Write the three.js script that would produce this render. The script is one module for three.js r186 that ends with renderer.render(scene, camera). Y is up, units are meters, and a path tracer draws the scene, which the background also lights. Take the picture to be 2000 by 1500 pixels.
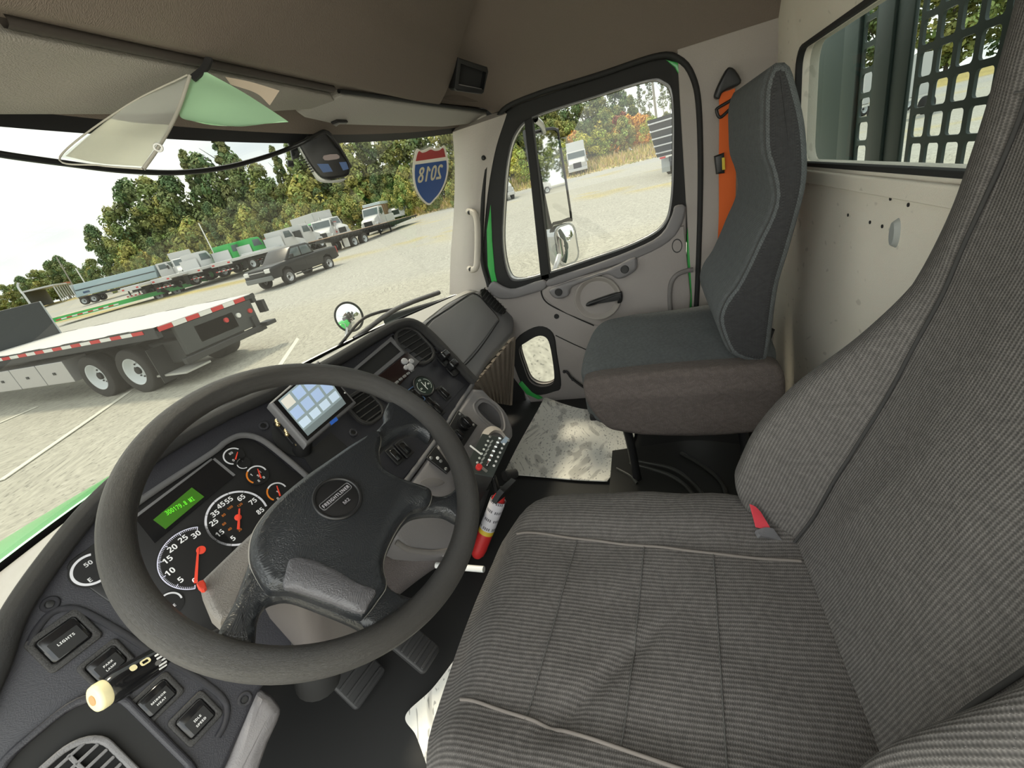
import * as THREE from 'three';
import { mergeGeometries, mergeVertices, toCreasedNormals } from 'three/addons/utils/BufferGeometryUtils.js';
import { RoundedBoxGeometry } from 'three/addons/geometries/RoundedBoxGeometry.js';
import { ImprovedNoise } from 'three/addons/math/ImprovedNoise.js';

// ---------- renderer, camera, sky, sun, exposure ----------
const renderer = new THREE.WebGLRenderer({ antialias: true });
renderer.toneMapping = THREE.LinearToneMapping;
renderer.toneMappingExposure = 4.4;
renderer.shadowMap.enabled = true;
const scene = new THREE.Scene();
const V = (x, y, z) => new THREE.Vector3(x, y, z);
const CAM = V(-0.8, 2.25, 0), FPX = 855;                    // eye beside the driver's seat; focal length in pixels of the 2000 x 1500 frame
const camera = new THREE.PerspectiveCamera(2 * Math.atan(750 / FPX) * 180 / Math.PI, 4 / 3, 0.02, 2000);
const vRight = V(0.2654, -0.2217, 0.9383).normalize(), vFwd0 = V(0.8531, -0.3990, -0.3356).normalize();
const vUp = new THREE.Vector3().crossVectors(vRight, vFwd0).normalize(), vFwd = new THREE.Vector3().crossVectors(vUp, vRight).normalize();
camera.position.copy(CAM);
camera.quaternion.setFromRotationMatrix(new THREE.Matrix4().makeBasis(vRight, vUp, vFwd.clone().negate()));
scene.add(camera);

// ---------- noise ----------
const perlin = new ImprovedNoise();
const nz = (x, y, z = 0) => perlin.noise(x, y, z);
const fbm = (x, y, z = 0, o = 4) => { let s = 0, a = 0.5; for (let i = 0; i < o; i++) { s += a * nz(x, y, z); x *= 2.03; y *= 2.03; z *= 2.03; a *= 0.5; } return s; };
let seed = 12345;
const rnd = () => { seed = (seed * 1664525 + 1013904223) >>> 0; return seed / 4294967296; };
const rr = (a, b) => a + (b - a) * rnd();
const sstep = (a, b, x) => { const t = Math.min(1, Math.max(0, (x - a) / (b - a))); return t * t * (3 - 2 * t); };
const lerp = (a, b, t) => a + (b - a) * t;

// sky: thin bright overcast with soft cloud streaks
{
  const W = 512, H = 256, d = new Float32Array(W * H * 4);
  for (let j = 0; j < H; j++) for (let i = 0; i < W; i++) {
    const el = ((j + 0.5) / H - 0.5) * Math.PI, az = (i / W) * 2 * Math.PI, k = 4 * (j * W + i);
    const y = Math.sin(el), cx = Math.cos(el) * Math.cos(az), cz = Math.cos(el) * Math.sin(az);
    const q = 1 / (Math.max(y, 0) + 0.25);
    const c = fbm(cx * q * 1.3 + 3, cz * q * 1.3, y * 2, 5), f = fbm(cx * q * 4 + 9, cz * q * 4, y * 6 + 2, 4);
    const cl = Math.min(1, Math.max(0, 0.62 + 1.5 * c + 0.7 * f));
    const b = 0.93 + 0.16 * sstep(0, 0.9, y);
    d[k] = b * lerp(0.60, 1.02, cl); d[k + 1] = b * lerp(0.66, 1.02, cl); d[k + 2] = b * lerp(0.70, 0.93, cl); d[k + 3] = 1;
  }
  const t = new THREE.DataTexture(d, W, H, THREE.RGBAFormat, THREE.FloatType);
  t.mapping = THREE.EquirectangularReflectionMapping; t.magFilter = THREE.LinearFilter; t.minFilter = THREE.LinearFilter; t.wrapS = THREE.RepeatWrapping; t.needsUpdate = true;
  scene.background = t; scene.environment = t;
}
const sun = new THREE.DirectionalLight(0xfff1d8, 1.7);
sun.position.set(14, 46, -22); sun.target.position.set(0, 0, 0); sun.castShadow = true;
sun.shadow.mapSize.set(2048, 2048); sun.shadow.radius = 14;
Object.assign(sun.shadow.camera, { left: -70, right: 90, top: 90, bottom: -70, near: 1, far: 200 });
scene.add(sun, sun.target);

// ---------- from the photograph's frame to places in the world ----------
const ray = (x, y) => V(0, 0, 0).addScaledVector(vRight, x - 1000).addScaledVector(vUp, 750 - y).addScaledVector(vFwd, FPX);
const atD = (x, y, d) => CAM.clone().addScaledVector(ray(x, y), d / FPX);
const onX = (x, y, X) => { const r = ray(x, y); return CAM.clone().addScaledVector(r, (X - CAM.x) / r.x); };
const onY = (x, y, Y) => { const r = ray(x, y); return CAM.clone().addScaledVector(r, (Y - CAM.y) / r.y); };
const onZ = (x, y, Z) => { const r = ray(x, y); return CAM.clone().addScaledVector(r, (Z - CAM.z) / r.z); };
// a working plane: origin, normal, first axis
class Pl {
  constructor(o, n, u) { this.o = o.clone(); this.n = n.clone().normalize(); this.u = u.clone().addScaledVector(this.n, -u.dot(this.n)).normalize(); this.v = new THREE.Vector3().crossVectors(this.n, this.u); }
  hit(x, y) { const r = ray(x, y), t = this.n.dot(this.o.clone().sub(CAM)) / this.n.dot(r); return CAM.clone().addScaledVector(r, t); }
  to(p) { const q = p.clone().sub(this.o); return [q.dot(this.u), q.dot(this.v)]; }
  px(x, y) { return this.to(this.hit(x, y)); }
  at(a, b, h = 0) { return this.o.clone().addScaledVector(this.u, a).addScaledVector(this.v, b).addScaledVector(this.n, h); }
  lift(h) { return new Pl(this.at(0, 0, h), this.n, this.u); }
  get m() { return new THREE.Matrix4().makeBasis(this.u, this.v, this.n).setPosition(this.o); }
}
const dirEA = (el, az) => { el *= Math.PI / 180; az *= Math.PI / 180; return V(Math.cos(el) * Math.sin(az), Math.sin(el), Math.cos(el) * Math.cos(az)); };
const tiltPl = (o, el, az) => new Pl(o, dirEA(el, az), V(Math.cos(az * Math.PI / 180), 0, -Math.sin(az * Math.PI / 180)));

// ---------- geometry ----------
const clean = (g) => { g = g.index ? g.toNonIndexed() : g.clone(); for (const k of Object.keys(g.attributes)) if (!['position', 'normal', 'uv'].includes(k)) g.deleteAttribute(k); if (!g.attributes.normal) g.computeVertexNormals(); if (!g.attributes.uv) g.setAttribute('uv', new THREE.BufferAttribute(new Float32Array(g.attributes.position.count * 2), 2)); g.morphAttributes = {}; return g; };
const merge = (gs) => { gs = [gs].flat(9).filter(Boolean); return gs.length === 1 ? clean(gs[0]) : mergeGeometries(gs.map(clean)); };
const smooth = (pts, closed, n = 6, ten = 0.5) => {   // Catmull-Rom through points [a, b]
  const c = new THREE.CatmullRomCurve3(pts.map((p) => V(p[0], p[1], p[2] ?? 0)), closed, 'catmullrom', ten);
  return c.getPoints(pts.length * n).slice(0, closed ? -1 : undefined).map((p) => [p.x, p.y, p.z]);
};
const shp = (pts, holes = []) => { const s = new THREE.Shape(pts.map((p) => new THREE.Vector2(p[0], p[1]))); for (const h of holes) s.holes.push(new THREE.Path(h.map((p) => new THREE.Vector2(p[0], p[1])))); return s; };
// a slab on a plane between heights h0 and h1, with rounded edge b
const slab = (pl, pts, h0, h1, b = 0, holes = [], seg = 3) => {
  const g = new THREE.ExtrudeGeometry(shp(pts, holes), { depth: Math.max(1e-4, h1 - h0 - 2 * b), bevelEnabled: b > 0, bevelThickness: b, bevelSize: b, bevelOffset: -b, bevelSegments: seg, curveSegments: 8 });
  g.translate(0, 0, h0 + b); return toCreasedNormals(g, 0.7).applyMatrix4(pl.m);
};
const sheet = (pl, pts, h) => new THREE.ShapeGeometry(shp(pts)).translate(0, 0, h).applyMatrix4(pl.m);   // a single pane
const resample = (pts, step) => { const c = new THREE.CatmullRomCurve3(pts.map((p) => V(p[0], p[1], 0)), true, 'centripetal'), n = Math.round(c.getLength() / step); return c.getSpacedPoints(n).slice(0, -1).map((p) => [p.x, p.y]); };
const pxs = (pl, list, sm = 0) => { const q = list.map(([x, y]) => pl.px(x, y)); return sm ? smooth(q, true, sm) : q; };
const ring = (n, r, ry = r, cx = 0, cy = 0, a0 = 0) => [...Array(n)].map((_, i) => { const a = a0 + i / n * 2 * Math.PI; return [cx + r * Math.cos(a), cy + ry * Math.sin(a)]; });
const rrect = (w, h, r, cx = 0, cy = 0, n = 5) => { const o = []; for (const [sx, sy, a0] of [[1, 1, 0], [-1, 1, 1], [-1, -1, 2], [1, -1, 3]]) for (let i = 0; i <= n; i++) { const a = (a0 + i / n) * Math.PI / 2; o.push([cx + sx * (w / 2 - r) + r * Math.cos(a), cy + sy * (h / 2 - r) + r * Math.sin(a)]); } return o; };
const tube = (pts, r, closed = false, seg = 0, rad = 8) => new THREE.TubeGeometry(new THREE.CatmullRomCurve3(pts, closed, 'catmullrom', 0.5), seg || pts.length * 6, r, rad, closed);
const rod = (a, b, r, r2 = r, n = 12) => { const d = b.clone().sub(a), g = new THREE.CylinderGeometry(r2, r, d.length(), n); g.translate(0, d.length() / 2, 0); g.applyQuaternion(new THREE.Quaternion().setFromUnitVectors(V(0, 1, 0), d.normalize())); return g.translate(a.x, a.y, a.z); };
const box = (w, h, d, x = 0, y = 0, z = 0, r = 0, ry = 0) => { const g = r ? new RoundedBoxGeometry(w, h, d, 2, r) : new THREE.BoxGeometry(w, h, d); if (ry) g.rotateY(ry); return g.translate(x, y, z); };
const onPlane = (g, pl, a = 0, b = 0, h = 0) => g.clone().translate(a, b, h).applyMatrix4(pl.m);
// smooth surface through a grid of points rows[j][i]
const patch = (rows, nu = 8, nv = 8, uvs = 1) => {
  const across = rows.map((r) => new THREE.CatmullRomCurve3(r, false, 'catmullrom', 0.5)), NU = (rows[0].length - 1) * nu, NV = (rows.length - 1) * nv, pos = [], uv = [], idx = [];
  for (let i = 0; i <= NU; i++) {
    const col = new THREE.CatmullRomCurve3(across.map((c) => c.getPoint(i / NU)), false, 'catmullrom', 0.5); let L = 0, last;
    for (let j = 0; j <= NV; j++) { const p = col.getPoint(j / NV); if (last) L += p.distanceTo(last); last = p; pos.push(p.x, p.y, p.z); uv.push(p.x * uvs, L * uvs); }
  }
  for (let i = 0; i < NU; i++) for (let j = 0; j < NV; j++) { const a = i * (NV + 1) + j, b = a + NV + 1; idx.push(a, b, a + 1, b, b + 1, a + 1); }
  const g = new THREE.BufferGeometry(); g.setAttribute('position', new THREE.Float32BufferAttribute(pos, 3)); g.setAttribute('uv', new THREE.Float32BufferAttribute(uv, 2)); g.setIndex(idx); g.computeVertexNormals(); return g;
};
// a patch with thickness: the surface and its copy pushed back along the normal, edges closed
const thick = (rows, t0, nu = 8, nv = 8) => {
  const g = patch(rows, nu, nv), P = g.attributes.position, N = g.attributes.normal, n = P.count, flip = (() => { let s = 0; for (let i = 0; i < n; i += 7) s += V(N.getX(i), N.getY(i), N.getZ(i)).dot(V(CAM.x - P.getX(i), CAM.y - P.getY(i), CAM.z - P.getZ(i)).normalize()); return s < 0 ? -1 : 1; })(), NU = (rows[0].length - 1) * nu, NV = (rows.length - 1) * nv, t = t0 * flip, pos = [...P.array], uv = [...g.attributes.uv.array, ...g.attributes.uv.array], idx = [...g.index.array];
  for (let i = 0; i < n; i++) pos.push(P.getX(i) - t * N.getX(i), P.getY(i) - t * N.getY(i), P.getZ(i) - t * N.getZ(i));
  for (let k = 0; k < g.index.count; k += 3) idx.push(n + g.index.array[k], n + g.index.array[k + 2], n + g.index.array[k + 1]);
  const e = (a, b) => idx.push(a, a + n, b, b, a + n, b + n);
  for (let i = 0; i < NU; i++) { e(i * (NV + 1), (i + 1) * (NV + 1)); e((i + 1) * (NV + 1) + NV, i * (NV + 1) + NV); }
  for (let j = 0; j < NV; j++) { e(j + 1, j); e(NU * (NV + 1) + j, NU * (NV + 1) + j + 1); }
  const o = new THREE.BufferGeometry(); o.setAttribute('position', new THREE.Float32BufferAttribute(pos, 3)); o.setAttribute('uv', new THREE.Float32BufferAttribute(uv, 2)); o.setIndex(idx); return toCreasedNormals(o, 0.9);
};
// a stuffed cushion on a plane: closed outline, top height plus disp(a, b), rounded rim
const pillow = (pl, outline, bottom, top, round, disp = () => 0, rings = 16) => {
  const N = outline.length, nor = outline.map((p, i) => { const a = outline[(i + N - 1) % N], b = outline[(i + 1) % N], dx = b[0] - a[0], dy = b[1] - a[1], l = Math.hypot(dx, dy) || 1; return [dy / l, -dx / l]; });
  let area = 0, cx = 0, cy = 0; outline.forEach((p, i) => { const q = outline[(i + 1) % N]; area += p[0] * q[1] - q[0] * p[1]; cx += p[0] / N; cy += p[1] / N; });
  const sg = area > 0 ? 1 : -1, inset = (d) => outline.map((p, i) => [p[0] - sg * nor[i][0] * d, p[1] - sg * nor[i][1] * d]);
  const rowsP = []; // {pts, h, ext}
  rowsP.push([inset(round * 0.7), bottom, 0.9], [inset(round * 0.25), bottom + round * 0.15, 0.8], [inset(0), bottom + round * 0.7, 0.7]);
  const hs = top - round; for (let i = 0; i <= 6; i++) { const t = i / 6 * Math.PI / 2; rowsP.push([inset(round * (1 - Math.cos(t))), hs + round * Math.sin(t), 0]); }
  const inn = inset(round); for (let k = 1; k <= rings; k++) { const s = 1 - k / rings; rowsP.push([inn.map((p) => [cx + (p[0] - cx) * s, cy + (p[1] - cy) * s]), top, 0]); }
  const pos = [], uv = [], idx = [], ext = new Array(rowsP.length).fill(0);
  for (let k = rowsP.length - 1 - rings - 1; k >= 0; k--) { const a = rowsP[k], b = rowsP[k + 1]; ext[k] = ext[k + 1] + Math.hypot(Math.hypot(a[0][0][0] - b[0][0][0], a[0][0][1] - b[0][0][1]), a[1] - b[1]); }
  rowsP.forEach(([pts, h], k) => pts.forEach((p, i) => {
    const f = sstep(hs - 0.02, top, h), q = pl.at(p[0], p[1], h + f * disp(p[0], p[1])); pos.push(q.x, q.y, q.z);
    const e = ext[k], qi = k < rowsP.length - rings ? inn[i] : p; uv.push(qi[0] + sg * nor[i][0] * e, qi[1] + sg * nor[i][1] * e);
  }));
  for (let k = 0; k < rowsP.length - 1; k++) for (let i = 0; i < N; i++) { const j = (i + 1) % N, a = k * N + i, b = k * N + j, c = a + N, d = b + N; sg > 0 ? idx.push(a, b, c, b, d, c) : idx.push(a, c, b, b, c, d); }
  for (let i = 1; i < N - 1; i++) sg > 0 ? idx.push(0, i + 1, i) : idx.push(0, i, i + 1);
  const g = new THREE.BufferGeometry(); g.setAttribute('position', new THREE.Float32BufferAttribute(pos, 3)); g.setAttribute('uv', new THREE.Float32BufferAttribute(uv, 2)); g.setIndex(idx); g.computeVertexNormals(); return g;
};

// ---------- things, parts, setting ----------
const taken = {};
const numbered = (n) => { const k = taken[n] = (taken[n] ?? -1) + 1; return k ? n + '_' + String(k).padStart(3, '0') : n; };
const shade = (m) => { m.castShadow = m.receiveShadow = true; return m; };
function thing(name, label, category, base = V(0, 0, 0), group) {
  const o = new THREE.Group(); o.name = numbered(name); o.position.copy(base); o.userData = { label, category }; if (group) o.userData.group = group; scene.add(o); return o;
}
const rootOf = (o) => { while (o.parent && o.parent !== scene) o = o.parent; return o; };
function part(parent, name, gs, mat, label) {      // geometry in world coordinates
  const r = rootOf(parent), g = merge(gs); g.translate(-r.position.x, -r.position.y, -r.position.z);
  const m = shade(new THREE.Mesh(g, mat)); m.name = name; if (label) m.userData.label = label; parent.add(m); return m;
}
function solo(name, label, category, gs, mat, base, group) {   // a thing that is one mesh
  const g = merge(gs); if (!base) { g.computeBoundingBox(); const b = g.boundingBox; base = V((b.min.x + b.max.x) / 2, b.min.y, (b.min.z + b.max.z) / 2); }
  g.translate(-base.x, -base.y, -base.z); const m = shade(new THREE.Mesh(g, mat)); m.name = numbered(name); m.position.copy(base); m.userData = { label, category }; if (group) m.userData.group = group; scene.add(m); return m;
}
function struct(name, gs, mat, label) { const m = shade(new THREE.Mesh(merge(gs), mat)); m.name = numbered(name); m.userData = { kind: 'structure', label }; scene.add(m); return m; }

// ---------- materials ----------
const dataTex = (n, fn, srgb = true, rep = 1) => {      // fn(u, v) -> [r, g, b] 0..1
  const d = new Uint8Array(n * n * 4); for (let j = 0; j < n; j++) for (let i = 0; i < n; i++) { const c = fn(i / n, j / n, i, j), k = 4 * (j * n + i); for (let q = 0; q < 3; q++) d[k + q] = Math.max(0, Math.min(255, 255 * c[q])); d[k + 3] = 255; }
  const t = new THREE.DataTexture(d, n, n); t.wrapS = t.wrapT = THREE.RepeatWrapping; t.magFilter = THREE.LinearFilter; t.minFilter = THREE.LinearMipmapLinearFilter; t.generateMipmaps = true; if (srgb) t.colorSpace = THREE.SRGBColorSpace; t.repeat.set(rep, rep); t.needsUpdate = true; return t;
};
const tileN = (u, v, f, s = 0) => { const a = u * Math.PI * 2, b = v * Math.PI * 2, R = f / (2 * Math.PI); return nz(Math.cos(a) * R + s, Math.sin(a) * R + Math.cos(b) * R * 1.7 + s, Math.sin(b) * R * 1.7 + s * 3); };
const grainB = dataTex(256, (u, v) => { const g = 0.5 + 0.35 * tileN(u, v, 40, 1) + 0.25 * tileN(u, v, 90, 5); return [g, g, g]; }, false, 14);
const leatherB = dataTex(256, (u, v) => { const g = 0.5 + 0.5 * Math.abs(tileN(u, v, 30, 2)) + 0.2 * tileN(u, v, 70, 7); return [g, g, g]; }, false, 12);
const M = (c, rough = 0.6, o = {}) => new THREE.MeshStandardMaterial({ color: Array.isArray(c) ? new THREE.Color().setRGB(...c) : c, roughness: rough, ...o });
const grain = (c, rough, s = 0.0006) => M(c, rough, { bumpMap: grainB, bumpScale: s });
const canvasTex = (w, h, draw, srgb = true) => { const c = document.createElement('canvas'); c.width = w; c.height = h; const x = c.getContext('2d'); draw(x, w, h); const t = new THREE.CanvasTexture(c); if (srgb) t.colorSpace = THREE.SRGBColorSpace; t.anisotropy = 8; return t; };
// set uv of a flat geometry from a plane rectangle
const uvRect = (g, pl, a0, b0, w, h) => { const P = g.attributes.position, uv = new Float32Array(P.count * 2); for (let i = 0; i < P.count; i++) { const [a, b] = pl.to(V(P.getX(i), P.getY(i), P.getZ(i))); uv[2 * i] = (a - a0) / w; uv[2 * i + 1] = (b - b0) / h; } g.setAttribute('uv', new THREE.BufferAttribute(uv, 2)); return g; };
const MT = {
  headliner: M([0.185, 0.152, 0.128], 0.95, { bumpMap: grainB, bumpScale: 0.0008 }),
  trim: grain([0.40, 0.365, 0.335], 0.62), trimLight: grain([0.52, 0.48, 0.44], 0.6), doorGray: grain([0.33, 0.30, 0.285], 0.6), doorDark: grain([0.17, 0.16, 0.16], 0.55),
  rearWall: (() => { const t = dataTex(512, (u, v) => { const s = 0.5 * tileN(u, v, 6, 3) + 0.3 * tileN(u, v, 20, 8), d = sstep(0.55, 0.62, tileN(u, v, 36, 4)) * 0.08; return [0.925 + 0.015 * s - d, 0.90 + 0.015 * s - d, 0.845 + 0.015 * s - d]; }); return M(0xffffff, 0.7, { map: t, bumpMap: grainB, bumpScale: 0.0006 }); })(),
  dash: grain([0.026, 0.026, 0.033], 0.5, 0.0004), dashSoft: grain([0.028, 0.027, 0.027], 0.62, 0.0008), consoleGray: grain([0.20, 0.19, 0.195], 0.5, 0.0004), dashGray: grain([0.15, 0.148, 0.155], 0.48, 0.0006), dashTop: grain([0.42, 0.40, 0.37], 0.4, 0.0005),
  black: M([0.012, 0.012, 0.013], 0.4), blackMatte: M([0.015, 0.015, 0.015], 0.85), rubber: M([0.018, 0.018, 0.018], 0.75), gloss: M([0.01, 0.01, 0.011], 0.12), grayPlastic: grain([0.22, 0.205, 0.20], 0.5),
  wheel: M([0.042, 0.040, 0.038], 0.42, { bumpMap: leatherB, bumpScale: 0.0006 }), wheelPad: M([0.020, 0.022, 0.025], 0.34, { bumpMap: leatherB, bumpScale: 0.0009 }), seamGray: M([0.25, 0.24, 0.22], 0.6),
  chrome: M([0.75, 0.75, 0.75], 0.12, { metalness: 1 }), steel: M([0.5, 0.5, 0.5], 0.35, { metalness: 0.9 }), white: M([0.72, 0.72, 0.70], 0.45), whitePrint: M([0.8, 0.8, 0.8], 0.6), red: M([0.60, 0.03, 0.03], 0.45), orange: M([0.75, 0.14, 0.025], 0.8), needle: M([0.75, 0.06, 0.03], 0.5), cream: M([0.78, 0.70, 0.42], 0.45), yellow: M([0.75, 0.55, 0.05], 0.5), blue: M([0.03, 0.14, 0.62], 0.5),
  green: M([0.05, 0.42, 0.09], 0.22), mirror: M([0.93, 0.94, 0.95], 0.02, { metalness: 1 }),
  pane: new THREE.MeshPhysicalMaterial({ color: new THREE.Color().setRGB(0.315, 0.322, 0.306), transmission: 1, thickness: 0, roughness: 0, ior: 1.45 }),
  tint: new THREE.MeshPhysicalMaterial({ color: new THREE.Color().setRGB(0.27, 0.295, 0.283), transmission: 1, thickness: 0, roughness: 0, ior: 1.04 }),
};
// woven seat cloth: fine ribs along the seat, knit stitches, lint
const cloth = (c, ribs, specks) => {
  const S = 512, lint = new Float32Array(S * S); for (let k = 0; k < specks; k++) { let x = rnd() * S, y = rnd() * S, a = rnd() * 6.3; const n = 1 + Math.floor(rnd() * 4); for (let q = 0; q < n; q++) { lint[(Math.floor(y) & 511) * S + (Math.floor(x) & 511)] = rr(0.2, 0.6); x += Math.cos(a); y += Math.sin(a); } }
  const f = (u, v, i, j) => { const r = ribs ? 0.5 + 0.5 * Math.cos(u * 2 * Math.PI * ribs) : 0.5 + 0.5 * Math.cos(u * 2 * Math.PI * 34); const k = 0.5 + 0.5 * Math.cos(v * 2 * Math.PI * (ribs ? 40 : 34) + Math.floor(u * (ribs || 34)) * 3.14); return [r, k]; };
  const map = dataTex(S, (u, v, i, j) => { const [r, k] = f(u, v), n = 0.10 * tileN(u, v, 8, 2) + 0.14 * tileN(u, v, 60, 6), b = (ribs ? 0.81 + 0.27 * r : 0.86 + 0.16 * r) * (0.86 + 0.2 * k) * (1 + n) , l = lint[j * S + i]; return c.map((q) => q * b + l); });
  const bump = dataTex(S, (u, v) => { const [r, k] = f(u, v); const g = (ribs ? 0.75 * r : 0.3 * r) + 0.25 * k; return [g, g, g]; }, false);
  for (const t of [map, bump]) { t.repeat.set(1 / 0.1, 1 / 0.1); t.anisotropy = 8; }
  return M(0xffffff, 0.95, { map, bumpMap: bump, bumpScale: 0.0007 });
};
MT.ribbed = cloth([0.39, 0.375, 0.365], 16, 130); MT.ribbedFine = cloth([0.39, 0.377, 0.366], 22, 130); MT.shadedCloth = cloth([0.235, 0.235, 0.24], 0, 16); MT.plain = cloth([0.385, 0.40, 0.405], 0, 24); MT.dusty = cloth([0.395, 0.36, 0.345], 0, 700);  // the darkest cloth carries the shade of the passenger backrest side
// ================= the cab: windscreen, walls, roof, door =================
const FLOOR = 1.34, REAR = 0.38, SIDE = 0.93;
const wsB = (x) => V(x, 1.885, -1.17 + 0.27 * (x / 0.9) ** 2), wsT = (x) => V(x, 2.45 + 0.03 * (x / 0.9) ** 2, -0.715 + 0.08 * (x / 0.9) ** 2);
const wsAt = (x, t) => { const p = wsB(x).lerp(wsT(x), t); p.z -= 0.05 * 4 * t * (1 - t) * 0.5; return p; };
const onW = (px, py, off = 0) => {   // where the eye's line meets the windscreen
  let x = 0.2, t = 0.5; const r = ray(px, py);
  for (let k = 0; k < 60; k++) { const p = wsAt(x, t), q = CAM.clone().addScaledVector(r, (p.z - CAM.z) / r.z); x += 0.7 * (q.x - p.x); t += 0.7 * (q.y - p.y) / 0.56; t = Math.max(-0.5, Math.min(1.5, t)); x = Math.max(-2, Math.min(1.6, x)); }
  return wsAt(x, t).addScaledVector(r, -off / r.length());
};
{ // windscreen
  const xs = [-0.95, -0.6, -0.3, 0, 0.3, 0.6, 0.9, 0.97];
  const g = patch([0, 0.34, 0.67, 1].map((t) => xs.map((x) => wsAt(x, t))), 6, 6);
  const w = struct('window_1', [g], MT.pane, 'curved windscreen across the front of the cab');
  const band = patch([0.982, 1.03].map((t) => xs.map((x) => wsAt(x, t).add(V(0, 0, 0.004)))), 6, 3);
  part(w, 'shade_band', [band], MT.black);
  const low = patch([-0.08, -0.004].map((t) => xs.map((x) => wsAt(x, t).add(V(0, 0, 0.004)))), 6, 3);
  part(w, 'lower_seal', [low], MT.black);
}
// roof lining
{
  const xs = [-1.0, -0.5, 0, 0.45, 0.66, 0.8, 0.89, 0.94];
  const zs = [0.40, 0.2, -0.05, -0.3, -0.45, -0.525, -0.55], Y = [
    [2.74, 2.75, 2.75, 2.74, 2.70, 2.63, 2.56, 2.50], [2.77, 2.78, 2.78, 2.77, 2.73, 2.65, 2.57, 2.50], [2.78, 2.79, 2.79, 2.78, 2.73, 2.65, 2.57, 2.50],
    [2.77, 2.78, 2.78, 2.76, 2.70, 2.63, 2.56, 2.50], [2.72, 2.72, 2.72, 2.70, 2.65, 2.59, 2.54, 2.50], [2.60, 2.60, 2.60, 2.60, 2.58, 2.55, 2.52, 2.50], [2.50, 2.50, 2.50, 2.51, 2.515, 2.515, 2.51, 2.50]];
  struct('ceiling', [thick(zs.map((z, j) => xs.map((x, i) => V(x, Y[j][i], z + (x > 0.6 ? 0.04 * sstep(0.6, 0.94, x) * sstep(-0.3, -0.55, z) : 0)))), 0.04, 5, 5)], MT.headliner, 'warm grey headliner curving down to the door top');
  // overhead bulkhead in front of the driver
  const prof = smooth([[-0.548, 2.500], [-0.53, 2.503], [-0.475, 2.555], [-0.425, 2.625], [-0.365, 2.69], [-0.27, 2.735], [-0.16, 2.755]], false, 5).map((p) => [p[0], p[1]]);
  const s = [...prof, [-0.16, 2.83], [-0.62, 2.83], [-0.62, 2.5]];
  const pl = new Pl(V(0, 0, 0), V(-1, 0, 0), V(0, 0, 1));
  struct('trim_1', [slab(pl, s, -0.545, 1.0, 0.012)], MT.headliner, 'padded overhead bulkhead above the visors');
  // header above the windscreen
  const hx = [-1, -0.6, -0.2, 0.2, 0.55, 0.8, 0.93];
  struct('trim_2', [thick([hx.map((x) => V(x, 2.522 + 0.006 * (x / 0.9) ** 2, -0.548 + 0.05 * sstep(0.6, 0.93, x))), hx.map((x) => wsT(x).lerp(V(x, 2.51, -0.55), 0.5).add(V(0, 0.020, 0))), hx.map((x) => wsT(x).add(V(0, 0.004, 0.012)))], 0.03, 6, 5)], MT.headliner, 'header panel between visors and windscreen');
}
// rear wall with its window
{
  const pl = new Pl(V(0, 0, REAR), V(0, 0, -1), V(-1, 0, 0));
  const hole = rrect(1.46, 0.265, 0.045, 0, 2.2685);
  const w = struct('wall_back', [slab(pl, [[-0.99, 1.28], [1.0, 1.28], [1.0, 2.80], [-0.99, 2.80]], -0.05, 0, 0.004, [hole])], MT.rearWall, 'pale scuffed back wall of the cab');
  // raised ledge under the glass, stepped panel edge
  part(w, 'sill', [slab(pl, [[-0.98, 2.095], [0.98, 2.095], [0.98, 2.125], [-0.98, 2.125]], 0, 0.012, 0.005)], MT.rearWall);
  const cap = pl.px(1752, 455);
  part(w, 'trim_clip', [onPlane(new THREE.CylinderGeometry(0.014, 0.018, 0.008, 20).rotateX(Math.PI / 2).scale(0.62, 1.35, 1), pl, cap[0], cap[1], 0.004)], M([0.34, 0.36, 0.35], 0.5), 'grey oval trim clip');
  for (const [x, y] of [[1740, 388], [1775, 400], [1657, 420], [1700, 434], [1724, 442]]) { const q = pl.px(x, y); part(w, 'screw_hole', [onPlane(new THREE.CylinderGeometry(0.0032, 0.0032, 0.002, 10).rotateX(Math.PI / 2), pl, q[0], q[1], 0.0005)], MT.blackMatte); }
  const glass = struct('window_2', [sheet(pl, rrect(1.47, 0.275, 0.045, 0, 2.2685), -0.028)], MT.tint, 'tinted rear window of the cab');
  part(glass, 'rear_window_seal', [slab(pl, rrect(1.474, 0.276, 0.05, 0, 2.2685), -0.012, 0.003, 0.0025, [rrect(1.452, 0.256, 0.042, 0, 2.2685)])], MT.rubber);
}
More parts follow.
